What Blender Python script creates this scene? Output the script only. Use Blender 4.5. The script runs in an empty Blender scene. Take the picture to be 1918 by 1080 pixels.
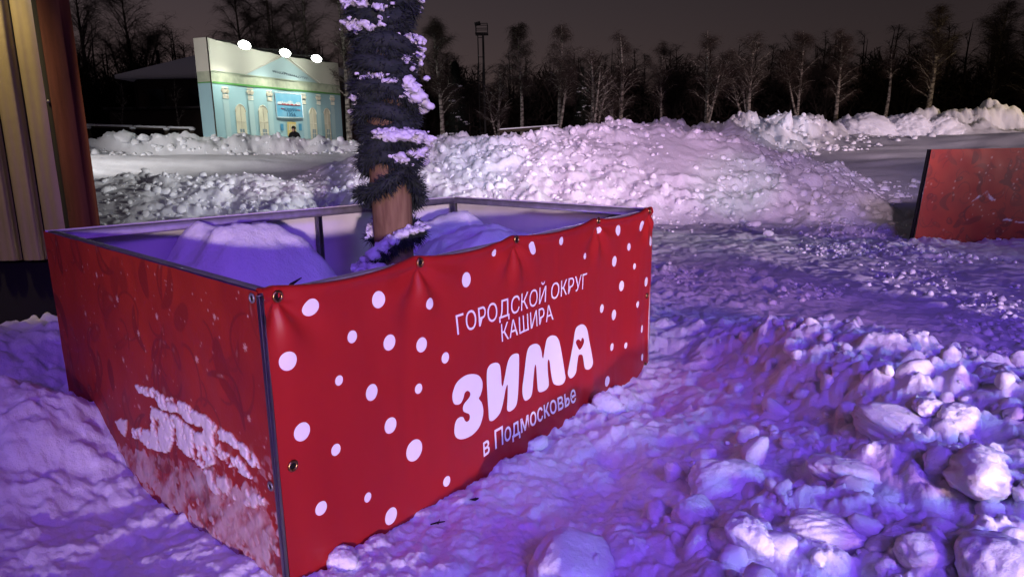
import bpy, math, random
import numpy as np
from mathutils import Matrix, Vector

random.seed(7)
RNG = np.random.default_rng(7)
C = bpy.context.scene.collection
PI = math.pi
rad = math.radians

# ------------------------------------------------------------------ camera
F, PITCH, ROLL, EYE = 1275.0, 0.2024, -0.0176, np.array([0, 0, 1.55])
_f = np.array([0, math.cos(PITCH), -math.sin(PITCH)])
_u = np.array([0, math.sin(PITCH), math.cos(PITCH)])
_x = np.array([1.0, 0, 0])
CX = math.cos(ROLL) * _x + math.sin(ROLL) * _u
CU = -math.sin(ROLL) * _x + math.cos(ROLL) * _u


def ray(px, py):
    return (px - 959) / F * CX - (py - 540) / F * CU + _f


def at_y(px, py, y):
    d = ray(px, py)
    return EYE + d * (y / d[1])


def at_z(px, py, z):
    d = ray(px, py)
    return EYE + d * ((z - EYE[2]) / d[2])


def at_plane(px, py, p0, n):
    d = ray(px, py)
    return EYE + d * (np.dot(np.asarray(p0) - EYE, n) / np.dot(d, n))


cam = bpy.data.objects.new('camera', bpy.data.cameras.new('camera'))
C.objects.link(cam)
cam.matrix_world = Matrix((
    (CX[0], CU[0], -_f[0], EYE[0]), (CX[1], CU[1], -_f[1], EYE[1]),
    (CX[2], CU[2], -_f[2], EYE[2]), (0, 0, 0, 1)))
cam.data.sensor_width = 36
cam.data.lens = 36 * F / 1918
cam.data.clip_start = 0.05
cam.data.clip_end = 2000
bpy.context.scene.camera = cam

# ------------------------------------------------------------------ objects
ORG = {}


def tag(o, label=None, cat=None, group=None, kind=None):
    if label: o['label'] = label
    if cat: o['category'] = cat
    if group: o['group'] = group
    if kind: o['kind'] = kind
    return o


def empty(name, loc, label, cat, group=None):
    o = bpy.data.objects.new(name, None)
    o.empty_display_size = 0.2
    C.objects.link(o)
    o.location = loc
    ORG[o.name] = np.array(loc, float)
    return tag(o, label, cat, group)


def obj(name, V, Fc, mats, parent=None, smooth=False, midx=None, loc=None):
    """V (n,3) world coordinates, Fc list of index arrays (all one size each) or one array."""
    V = np.asarray(V, np.float32)
    o_ = np.zeros(3)
    if parent is not None:
        o_ = ORG[parent.name]
    elif loc is not None:
        o_ = np.array(loc, float)
    me = bpy.data.meshes.new(name)
    arrs = Fc if isinstance(Fc, list) else [Fc]
    arrs = [np.asarray(a, np.int32) for a in arrs if len(a)]
    li = np.concatenate([a.ravel() for a in arrs])
    tot = np.concatenate([np.full(len(a), a.shape[1], np.int32) for a in arrs])
    st = np.concatenate([[0], np.cumsum(tot)[:-1]]).astype(np.int32)
    me.vertices.add(len(V)); me.loops.add(len(li)); me.polygons.add(len(tot))
    me.vertices.foreach_set('co', (V - o_.astype(np.float32)).ravel())
    me.loops.foreach_set('vertex_index', li)
    me.polygons.foreach_set('loop_start', st)
    me.polygons.foreach_set('loop_total', tot)
    if smooth:
        me.polygons.foreach_set('use_smooth', np.ones(len(tot), bool))
    for m in (mats if isinstance(mats, (list, tuple)) else [mats]):
        me.materials.append(m)
    if midx is not None:
        me.polygons.foreach_set('material_index', np.asarray(midx, np.int32))
    me.update(calc_edges=True)
    me.validate()
    o = bpy.data.objects.new(name, me)
    C.objects.link(o)
    if parent is not None:
        o.parent = parent
    elif loc is not None:
        o.location = loc
    ORG[o.name] = o_
    return o


class MB:
    """collects shapes into one mesh"""
    def __init__(s): s.v = []; s.q = []; s.t = []; s.n = 0; s.qm = []; s.tm = []
    def add(s, V, Q=None, T=None, m=0):
        V = np.asarray(V, float).reshape(-1, 3)
        if Q is not None and len(Q):
            s.q.append(np.asarray(Q) + s.n); s.qm.append(np.full(len(Q), m))
        if T is not None and len(T):
            s.t.append(np.asarray(T) + s.n); s.tm.append(np.full(len(T), m))
        s.v.append(V); s.n += len(V)
    def box(s, c, d, rz=0, bev=0.0, M=None, m=0):
        """box with chamfered edges"""
        d = np.asarray(d, float) / 2
        if bev <= 0: bev = min(d) * 0.12
        P = []
        for sx in (-1, 1):
            for sy in (-1, 1):
                for sz in (-1, 1):
                    sg = np.array([sx, sy, sz])
                    for k in range(3):
                        q = sg * d
                        for j in range(3):
                            if j != k: q[j] -= sg[j] * bev
                        P.append(q)
        P = np.array(P)
        idx = lambda sx, sy, sz, k: (((sx > 0) * 2 + (sy > 0)) * 2 + (sz > 0)) * 3 + k
        Q, T = [], []
        for k in range(3):
            a, b = [j for j in range(3) if j != k]
            for sk in (-1, 1):
                ring = []
                for (sa, sb) in ((-1, -1), (1, -1), (1, 1), (-1, 1)):
                    g = [0, 0, 0]; g[k] = sk; g[a] = sa; g[b] = sb
                    ring.append(idx(*g, k))
                Q.append(ring)
            for sa in (-1, 1):
                for sb in (-1, 1):
                    g0 = [0, 0, 0]; g0[a] = sa; g0[b] = sb
                    g1 = list(g0); g0[k] = -1; g1[k] = 1
                    Q.append([idx(*g0, a), idx(*g1, a), idx(*g1, b), idx(*g0, b)])
        for sx in (-1, 1):
            for sy in (-1, 1):
                for sz in (-1, 1):
                    T.append([idx(sx, sy, sz, k) for k in range(3)])
        if M is not None: P = P @ np.asarray(M).T
        elif rz:
            c_, s_ = math.cos(rz), math.sin(rz)
            P = P @ np.array([[c_, -s_, 0], [s_, c_, 0], [0, 0, 1]]).T
        s.add(P + np.asarray(c, float), Q, T, m)
    def bar(s, a, b, w, h, up=(0, 0, 1), m=0):
        a = np.asarray(a, float); b = np.asarray(b, float)
        d = b - a; L = np.linalg.norm(d); d /= L
        x = np.cross(d, up); x /= np.linalg.norm(x); z = np.cross(x, d)
        s.box((a + b) / 2, (w, L, h), M=np.stack([x, d, z], 1), m=m)
    def tube(s, pts, r, n=8, cap=True, m=0):
        pts = np.asarray(pts, float); r = np.broadcast_to(np.asarray(r, float), (len(pts),))
        t = np.gradient(pts, axis=0); t /= np.linalg.norm(t, axis=1, keepdims=True) + 1e-9
        ref = np.array([0.31, 0.92, 0.23])
        x = np.cross(t, ref); x /= np.linalg.norm(x, axis=1, keepdims=True) + 1e-9
        y = np.cross(t, x)
        a = np.linspace(0, 2 * PI, n, endpoint=False)
        V = pts[:, None] + r[:, None, None] * (np.cos(a)[None, :, None] * x[:, None] + np.sin(a)[None, :, None] * y[:, None])
        k = len(pts); i = np.arange(k - 1)[:, None] * n; j = np.arange(n)[None]; j2 = (j + 1) % n
        Q = np.stack([i + j, i + j2, i + n + j2, i + n + j], -1).reshape(-1, 4)
        V = V.reshape(-1, 3); T = None
        if cap:
            V = np.vstack([V, pts[:1], pts[-1:]]); jj = np.arange(n); j3 = (jj + 1) % n
            T = np.vstack([np.stack([np.full(n, k * n), j3, jj], -1),
                           np.stack([np.full(n, k * n + 1), (k - 1) * n + jj, (k - 1) * n + j3], -1)])
        s.add(V, Q, T, m)
    def quad(s, P, m=0): s.add(P, [[0, 1, 2, 3]], None, m)
    def build(s, name, mats, parent=None, smooth=False, loc=None):
        Fc, mi = [], []
        if s.q: Fc.append(np.concatenate(s.q)); mi.append(np.concatenate(s.qm))
        if s.t: Fc.append(np.concatenate(s.t)); mi.append(np.concatenate(s.tm))
        return obj(name, np.concatenate(s.v), Fc, mats, parent, smooth, np.concatenate(mi), loc)


def grid_faces(nu, nv):
    i = np.arange(nu - 1)[:, None] * nv; j = np.arange(nv - 1)[None]
    return np.stack([i + j, i + nv + j, i + nv + j + 1, i + j + 1], -1).reshape(-1, 4)


# ------------------------------------------------------------------ noise
def _h(ix, iy, k):
    ix = ix.astype(np.int64); iy = iy.astype(np.int64)
    n = (ix * 374761393 + iy * 668265263 + k * 2147483647 * 31 + k * 974634777) & 0xFFFFFFFF
    n = ((n ^ (n >> 13)) * 1274126177) & 0xFFFFFFFF
    n = ((n ^ (n >> 15)) * 2246822519) & 0xFFFFFFFF
    return ((n ^ (n >> 16)) & 0xFFFFFF) / float(0xFFFFFF)


def vnoise(x, y, k=0):
    ix = np.floor(x); iy = np.floor(y); fx = x - ix; fy = y - iy
    fx = fx * fx * fx * (fx * (fx * 6 - 15) + 10); fy = fy * fy * fy * (fy * (fy * 6 - 15) + 10)
    a = _h(ix, iy, k); b = _h(ix + 1, iy, k); c = _h(ix, iy + 1, k); d = _h(ix + 1, iy + 1, k)
    return (a + (b - a) * fx) + ((c + (d - c) * fx) - (a + (b - a) * fx)) * fy - 0.5


def fbm(x, y, o=4, k=0, g=0.5):
    s = 0; a = 1
    for i in range(o):
        s = s + a * vnoise(x, y, k + i * 7)
        c_, s_ = 0.8, 0.6
        x, y = (x * c_ - y * s_) * 2.03 + 3.1, (x * s_ + y * c_) * 2.03 + 1.7
        a *= g
    return s


def blocks(x, y, cell, k, dens=0.8, tilt=0.5, p=2.6):
    """height field of broken tilted lumps, 0..1 high, in cells of the given size"""
    gx = x / cell; gy = y / cell
    ix = np.floor(gx); iy = np.floor(gy)
    out = np.zeros_like(x)
    for dx in (-1, 0, 1):
        for dy in (-1, 0, 1):
            cx = ix + dx; cy = iy + dy
            on = _h(cx, cy, k) < dens
            jx = cx + 0.15 + 0.7 * _h(cx, cy, k + 1); jy = cy + 0.15 + 0.7 * _h(cx, cy, k + 2)
            r = 0.32 + 0.42 * _h(cx, cy, k + 3) ** 1.5; th = _h(cx, cy, k + 4) * 6.28
            asp = 0.7 + 0.6 * _h(cx, cy, k + 5)
            u = gx - jx; v = gy - jy
            c_, s_ = np.cos(th), np.sin(th)
            a = (u * c_ + v * s_) / (r * asp); b = (-u * s_ + v * c_) / (r / asp)
            q = (np.abs(a) ** p + np.abs(b) ** p)
            hh = (0.45 + 0.55 * _h(cx, cy, k + 6)) * r / 0.7
            t = hh * np.clip(1 - q ** 1.1, 0, 1) ** .62 * (1 + tilt * ((_h(cx, cy, k + 8) - .5) * 2 * a + (_h(cx, cy, k + 9) - .5) * 2 * b))
            out = np.maximum(out, np.where(on, t, 0))
    return out


def smooth(a, b, x):
    t = np.clip((x - a) / (b - a), 0, 1)
    return t * t * (3 - 2 * t)


def ico(sub):
    import bmesh
    bm = bmesh.new(); bmesh.ops.create_icosphere(bm, subdivisions=sub, radius=1)
    V = np.array([v.co[:] for v in bm.verts]); T = np.array([[v.index for v in f.verts] for f in bm.faces])
    bm.free(); return V / np.linalg.norm(V, axis=1, keepdims=True), T


ICO = {k: ico(k) for k in (1, 2, 3, 4, 5)}


def n3(P, k):
    return (fbm(P[:, 0] + P[:, 2] * 1.3, P[:, 1] - P[:, 2] * .7, 4, k) + fbm(P[:, 1] + 5.2 - P[:, 0] * .4, P[:, 2] + 1.3 + P[:, 0] * .8, 4, k + 3))


def chunk(sub, rng, soft=4.5, rough=0.15, nf=12):
    """a broken snow lump: a ball cut by random soft planes"""
    D, T = ICO[sub]
    N = rng.normal(size=(nf, 3)); N /= np.linalg.norm(N, axis=1, keepdims=True)
    d = rng.uniform(0.62, 1.0, nf)
    c = np.clip(D @ N.T, 0.02, None) / d
    N6 = np.vstack([np.eye(3), -np.eye(3)]); c = np.hstack([c, np.clip(D @ N6.T, .02, None)])
    r = 1.0 / (np.sum(c ** soft, 1) ** (1 / soft) + 0.25)
    r = r / r.mean()
    k = int(rng.integers(0, 9000))
    P = D * r[:, None]
    P = P * (1 + rough * n3(P * 1.7, k) + rough * .55 * n3(P * 6, k + 50) + rough * .3 * n3(P * 15, k + 90))[:, None]
    return P, T


def rotm(rng):
    q = rng.normal(size=4); q /= np.linalg.norm(q); w, x, y, z = q
    return np.array([[1 - 2 * (y * y + z * z), 2 * (x * y - z * w), 2 * (x * z + y * w)],
                     [2 * (x * y + z * w), 1 - 2 * (x * x + z * z), 2 * (y * z - x * w)],
                     [2 * (x * z - y * w), 2 * (y * z + x * w), 1 - 2 * (x * x + y * y)]])


# ------------------------------------------------------------------ materials
def mat(name, col, rough=0.6, spec=0.5, metal=0.0, noise=None, bump=None, emit=None):
    m = bpy.data.materials.new(name); m.use_nodes = True
    nt = m.node_tree; b = nt.nodes['Principled BSDF']
    b.inputs['Base Color'].default_value = (*col, 1)
    b.inputs['Roughness'].default_value = rough
    b.inputs['Specular IOR Level'].default_value = spec
    b.inputs['Metallic'].default_value = metal
    tc = None
    if noise or bump:
        tc = nt.nodes.new('ShaderNodeTexCoord')
    if noise:                                    # (scale, colour2, contrast)
        n = nt.nodes.new('ShaderNodeTexNoise'); n.inputs['Scale'].default_value = noise[0]; n.inputs['Detail'].default_value = 6
        r = nt.nodes.new('ShaderNodeValToRGB'); c = noise[2] if len(noise) > 2 else .2
        r.color_ramp.elements[0].position = .5 - c; r.color_ramp.elements[1].position = .5 + c
        r.color_ramp.elements[0].color = (*col, 1); r.color_ramp.elements[1].color = (*noise[1], 1)
        if len(noise) > 3:
            mp = nt.nodes.new('ShaderNodeMapping'); mp.inputs['Scale'].default_value = noise[3]
            nt.links.new(tc.outputs['Object'], mp.inputs[0]); nt.links.new(mp.outputs[0], n.inputs['Vector'])
        else:
            nt.links.new(tc.outputs['Object'], n.inputs['Vector'])
        nt.links.new(n.outputs['Fac'], r.inputs[0]); nt.links.new(r.outputs[0], b.inputs['Base Color'])
    if bump:                                     # (scale, strength, distance)
        n = nt.nodes.new('ShaderNodeTexNoise'); n.inputs['Scale'].default_value = bump[0]; n.inputs['Detail'].default_value = 8
        n.inputs['Roughness'].default_value = .65
        bp = nt.nodes.new('ShaderNodeBump'); bp.inputs['Strength'].default_value = bump[1]; bp.inputs['Distance'].default_value = bump[2]
        nt.links.new(tc.outputs['Object'], n.inputs['Vector']); nt.links.new(n.outputs['Fac'], bp.inputs['Height'])
        nt.links.new(bp.outputs[0], b.inputs['Normal'])
    if emit:
        b.inputs['Emission Color'].default_value = (*emit[0], 1); b.inputs['Emission Strength'].default_value = emit[1]
    return m


def _snow(nt, b):
    b.inputs['Base Color'].default_value = (.80, .82, .86, 1); b.inputs['Roughness'].default_value = .75; b.inputs['Specular IOR Level'].default_value = .2
    b.inputs['Subsurface Weight'].default_value = .6; b.inputs['Subsurface Radius'].default_value = (1, .95, .9); b.inputs['Subsurface Scale'].default_value = .022
    tc = nt.nodes.new('ShaderNodeTexCoord'); prev = None
    for sc_, st, ds in ((16, .45, .035), (75, .5, .010), (260, .35, .003)):
        n = nt.nodes.new('ShaderNodeTexNoise'); n.inputs['Scale'].default_value = sc_; n.inputs['Detail'].default_value = 6; n.inputs['Roughness'].default_value = .68
        bp = nt.nodes.new('ShaderNodeBump'); bp.inputs['Strength'].default_value = st; bp.inputs['Distance'].default_value = ds
        nt.links.new(tc.outputs['Object'], n.inputs['Vector']); nt.links.new(n.outputs['Fac'], bp.inputs['Height'])
        if prev is not None: nt.links.new(prev.outputs[0], bp.inputs['Normal'])
        prev = bp
    nt.links.new(prev.outputs[0], b.inputs['Normal'])


M_SNOW = bpy.data.materials.new('snow'); M_SNOW.use_nodes = True; _snow(M_SNOW.node_tree, M_SNOW.node_tree.nodes['Principled BSDF'])
M_FROST = mat('frost_snow', (.62, .63, .68), .8, .2, bump=(60, .6, .01))
M_RED = mat('red_vinyl', (.34, .015, .013), .42, .35, noise=(1.6, (.28, .011, .011), .25), bump=(260, .05, .002))
M_WHITEPRINT = mat('white_print', (.80, .78, .80), .42, .4)
M_BACK = mat('vinyl_back', (.74, .73, .75), .55, .3, noise=(3, (.60, .59, .62), .2))
M_STEEL = mat('painted_steel', (.26, .26, .28), .45, .5, metal=.5, noise=(14, (.16, .155, .16), .25))
M_HOLE = mat('eyelet_hole', (.004, .004, .004), .8, .2)
M_BRASS = mat('eyelet_brass', (.35, .22, .09), .35, .5, metal=1)
M_BARK = mat('peeled_log', (.22, .145, .075), .8, .2, noise=(4, (.13, .075, .04), .18, (9, 9, 1.0)), bump=(30, .5, .01))
M_NEEDLE = mat('garland_needle', (.016, .024, .024), .8, .12, noise=(25, (.032, .040, .038), .2))
M_TWIG = mat('dark_twig', (.03, .02, .015), .8, .2)
M_STAIN = mat('stained_timber', (.11, .030, .020), .7, .2, noise=(3.2, (.06, .015, .010), .22, (7, 7, .8)), bump=(26, .4, .006))
M_SHEET = mat('profiled_steel', (.42, .35, .20), .42, .5, metal=.3, noise=(2.4, (.32, .27, .16), .3), bump=(5, .25, .03))
M_DARK = mat('near_black', (.008, .008, .008), .7, .2)
M_PCREAM = mat('print_cream', (.66, .64, .55), .6, .2, noise=(.5, (.60, .58, .50), .3))
M_PBLUE = mat('print_blue', (.36, .56, .60), .6, .2, noise=(.5, (.32, .52, .57), .3))
M_PBLUE2 = mat('print_pilaster', (.44, .61, .62), .6, .2)
M_PPED = mat('print_pediment', (.38, .50, .52), .6, .2)
M_PGREEN = mat('print_green', (.10, .30, .08), .6, .2)
M_PFRIEZE = mat('print_frieze', (.50, .53, .40), .6, .2, noise=(2.2, (.36, .40, .30), .12))
M_PLINE = mat('print_line', (.34, .40, .30), .6, .2)
M_PWIN = mat('print_window', (.70, .68, .52), .6, .2, noise=(1.5, (.60, .58, .44), .2))
M_PCAP = mat('print_capital', (.66, .62, .50), .6, .2)
M_PDOOR = mat('print_door', (.62, .50, .18), .6, .2)
M_PNOTE = mat('print_notice', (.08, .30, .48), .6, .2)
M_PGREY = mat('print_grey', (.26, .33, .36), .6, .2)
M_SIGN = mat('sign_blue', (.10, .42, .66), .5, .3, noise=(.9, (.30, .58, .72), .25))
M_SIGNW = mat('sign_white', (.72, .78, .80), .5, .3, noise=(6, (.45, .62, .70), .2))
M_SIGND = mat('sign_dark', (.02, .09, .20), .5, .3)
M_SIGNR = mat('sign_red', (.30, .03, .04), .5, .3)
M_LAMP = mat('floodlight_glass', (1, 1, 1), .4, emit=((.93, 1, .90), 45))
M_HOUS = mat('floodlight_housing', (.03, .03, .03), .5)
M_BIRCH = mat('birch_bark', (.30, .27, .24), .85, .1, noise=(3.0, (.06, .05, .045), .10, (1.2, 1.2, 3.2)))
M_TWIGS = mat('birch_twigs', (.046, .034, .030), .9, .1)
M_FARBARK = mat('far_bark', (.055, .045, .04), .9, .1)
M_CONIF = mat('conifer', (.020, .026, .020), .8, .1)
M_FARWOOD = mat('far_wood', (.022, .018, .016), .9, .05)
M_HOUSE = mat('house_wall', (.060, .045, .038), .9, .1, noise=(.8, (.035, .028, .025), .2))
M_WINDOW = mat('dark_window', (.01, .01, .012), .2, .5)
M_OLDWOOD = mat('old_fence', (.05, .04, .03), .9, .1)
M_COAT = mat('dark_coat', (.012, .012, .014), .9, .1)
M_SKIN = mat('skin', (.40, .24, .18), .6, .3)
M_MAST = mat('mast_steel', (.02, .02, .022), .6, .3)


def vc_mat(name, build):
    m = bpy.data.materials.new(name); m.use_nodes = True
    build(m.node_tree, m.node_tree.nodes['Principled BSDF']); return m


def _printed(nt, b):
    """old printed vinyl: print mask 'ink', pale marks 'mark', stuck snow 'snow' are vertex attributes"""
    def attr(n):
        a = nt.nodes.new('ShaderNodeAttribute'); a.attribute_name = n; return a.outputs['Fac']
    def mix(f, a, c):
        x = nt.nodes.new('ShaderNodeMix'); x.data_type = 'RGBA'
        nt.links.new(f, x.inputs[0])
        if isinstance(a, tuple): x.inputs[6].default_value = (*a, 1)
        else: nt.links.new(a, x.inputs[6])
        x.inputs[7].default_value = (*c, 1); return x.outputs[2]
    tc = nt.nodes.new('ShaderNodeTexCoord')
    n = nt.nodes.new('ShaderNodeTexNoise'); n.inputs['Scale'].default_value = 2.6; n.inputs['Detail'].default_value = 5
    nt.links.new(tc.outputs['Object'], n.inputs['Vector'])
    r = nt.nodes.new('ShaderNodeValToRGB'); r.color_ramp.elements[0].position = .35; r.color_ramp.elements[1].position = .65
    r.color_ramp.elements[0].color = (.27, .018, .013, 1); r.color_ramp.elements[1].color = (.36, .030, .014, 1)
    nt.links.new(n.outputs['Fac'], r.inputs[0])
    c = mix(attr('ink'), r.outputs[0], (.13, .010, .012))
    c = mix(attr('mark'), c, (.60, .36, .30))
    c = mix(attr('snow'), c, (.80, .80, .84))
    nt.links.new(c, b.inputs['Base Color'])
    b.inputs['Roughness'].default_value = .5; b.inputs['Specular IOR Level'].default_value = .35
    n2 = nt.nodes.new('ShaderNodeTexNoise'); n2.inputs['Scale'].default_value = 70; n2.inputs['Detail'].default_value = 5
    nt.links.new(tc.outputs['Object'], n2.inputs['Vector'])
    bp = nt.nodes.new('ShaderNodeBump'); bp.inputs['Strength'].default_value = .25; bp.inputs['Distance'].default_value = .004
    nt.links.new(n2.outputs['Fac'], bp.inputs['Height']); nt.links.new(bp.outputs[0], b.inputs['Normal'])


M_PRINTED = vc_mat('old_printed_vinyl', _printed)

# ------------------------------------------------------------------ the planter's corners
A = at_z(490, 545, 1.13); B = at_z(1218, 390, 1.137); Cc = at_z(848, 368, 1.15); Dd = at_z(88, 432, 1.176)
BASE = -0.25


def wall_frame(P, Q):
    d = (Q - P)[:2]; L = np.linalg.norm(d); e = d / L
    return np.array([e[0], e[1], 0]), L


eAB, LAB = wall_frame(A, B); nAB = np.array([eAB[1], -eAB[0], 0])      # outward
eAD, LAD = wall_frame(A, Dd); nAD = np.array([-eAD[1], eAD[0], 0])
if nAD[0] > 0: nAD = -nAD
if nAB[0] < 0: nAB = -nAB


def pix_AB(px, py):
    P = at_plane(px, py, A, nAB); return np.dot(P - A, eAB), P[2]


def pix_AD(px, py):
    P = at_plane(px, py, A, nAD); return np.dot(P - A, eAD), P[2]


# ------------------------------------------------------------------ terrain
CTRL = []
for px, py in [(560, 1075), (640, 1040), (730, 1000), (860, 920), (1000, 835), (1130, 765), (1211, 690)]:
    s, z = pix_AB(px, py); P = A + eAB * s + nAB * .03; CTRL.append((P[0], P[1], z, 1.6))
    CTRL.append((P[0] - nAB[0] * .5, P[1] - nAB[1] * .5, z, 1.0))
for px, py in [(140, 830), (260, 915), (400, 1005), (500, 1062)]:
    s, z = pix_AD(px, py); P = A + eAD * s + nAD * .03; CTRL.append((P[0], P[1], z, 1.6))
    CTRL.append((P[0] - nAD[0] * .5, P[1] - nAD[1] * .5, z, 1.0))
for px, py, z in [(1000, 900, .0), (900, 1000, .04), (1100, 810, .0), (1250, 720, .02), (780, 1060, .09), (1020, 990, .04),
                  (1290, 615, .10), (1380, 612, .20), (1480, 628, .30), (1600, 662, .36), (1750, 695, .41), (1918, 748, .47),
                  (1300, 700, .06), (1400, 770, .08), (1250, 820, .05), (1500, 790, .20), (1700, 830, .30), (1900, 870, .38),
                  (1320, 940, .14), (1500, 980, .22), (1800, 1030, .30), (1060, 1040, .12), (1160, 980, .07), (1080, 1078, .17), (1300, 1060, .20),
                  (1600, 900, .26), (1450, 880, .15), (1918, 990, .36), (1500, 1075, .26),
                  (40, 566, .80), (10, 572, .86), (0, 600, .84), (70, 590, .62), (95, 630, .40), (60, 700, .44), (20, 800, .28), (100, 790, .10), (170, 850, .0),
                  (60, 950, .05), (250, 1010, .0), (20, 1050, .12), (420, 1070, .06), (120, 1060, .05)]:
    P = at_z(px, py, z); CTRL.append((P[0], P[1], z, 1.0))
for x, y, z in [(.9, .7, .30), (1.5, .6, .40), (2.1, .6, .48), (2.8, .6, .52), (3.5, .7, .5), (4.2, .9, .45), (1.8, .1, .38), (2.6, 0, .46), (3.4, 0, .42), (2.6, 1.3, .52), (3.2, 2.0, .5), (3.6, 1.4, .6)]:  # unseen snow rise by the viewer, shaped to block low beams
    CTRL.append((x, y, z, 1.0))
for x, y in [(1.9, 6.2), (2.8, 5.2), (3.2, 4.0), (1.3, 6.4), (.8, 7), (3.6, 3.2), (3, 7), (0, 7.2), (-1.5, 6.6), (-4.5, 6.5), (4.5, 5), (-4.2, 5.2), (-6, 4), (-2, 7.5), (5.2, 2.5), (-.6, .6), (0, .4), (0, -.4), (1, -.6), (2, -.8), (3.2, -.9), (-1.6, .4)]:
    CTRL.append((x, y, 0, 1.0))
CTRL = np.array(CTRL)


def seg_ridge(x, y, pts):
    """height of a ridge line: pts (x, y, h, front run, back run); linear flanks"""
    out = np.zeros_like(x)
    for (x0, y0, h0, a0, b0), (x1, y1, h1, a1, b1) in zip(pts[:-1], pts[1:]):
        dx, dy = x1 - x0, y1 - y0; L2 = dx * dx + dy * dy
        t = np.clip(((x - x0) * dx + (y - y0) * dy) / L2, 0, 1)
        ex = x - (x0 + t * dx); ey = y - (y0 + t * dy)
        d = np.hypot(ex, ey); side = (dx * ey - dy * ex)            # >0: left of the line
        run = np.where(side > 0, b0 + t * (b1 - b0), a0 + t * (a1 - a0))
        h = h0 + t * (h1 - h0)
        q = np.clip(1 - d / run, 0, 1)
        out = np.maximum(out, h * q * (1.25 - .25 * q))
    return out


def px_pt(px, py, y):
    P = at_y(px, py, y); return P


def ridge_pts(lst):
    out = []
    for px, py, y, a, b in lst:
        P = at_y(px, py, y); out.append((P[0], P[1], P[2], a, b))
    return out


R_PILE = ridge_pts([(780, 272, 22, 7, 8), (900, 262, 20, 6.5, 8), (1010, 250, 19.3, 6, 8), (1200, 243, 19, 5.6, 8), (1330, 242, 18.8, 5.2, 4), (1410, 278, 17.4, 4, 2), (1480, 305, 16.4, 3.2, 1.4), (1570, 348, 14.9, 2.4, .9), (1660, 398, 13.4, 1.3, .6)])
R_FAR = ridge_pts([(1180, 248, 27, 6, 7), (1330, 232, 29, 6, 7), (1420, 222, 32, 6, 7), (1480, 224, 34, 6, 7), (1580, 230, 35.5, 6, 7), (1700, 222, 36, 6, 7), (1800, 209, 36, 7, 8), (1918, 214, 36, 7, 8), (2150, 216, 36, 7, 8), (2600, 220, 34, 7, 8)])
R_LNEAR = ridge_pts([(-700, 345, 16.5, 4, 5), (-100, 342, 17, 4, 5), (170, 338, 17, 3.8, 5), (330, 336, 17, 3.8, 5), (480, 338, 17.2, 3.8, 5), (600, 345, 17.4, 3.6, 5), (700, 342, 18, 3.6, 5), (790, 305, 19.5, 4, 5)])
R_LFAR = ridge_pts([(-700, 262, 29, 4, 4), (-100, 264, 30, 4, 4), (170, 262, 31, 3.5, 4), (300, 256, 31, 3.5, 4), (420, 254, 31, 3.5, 4), (560, 260, 31, 3.5, 4), (650, 264, 31, 3.5, 4), (760, 268, 31, 4, 4), (900, 266, 30, 4, 4), (1000, 256, 29, 4, 4)])


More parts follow.
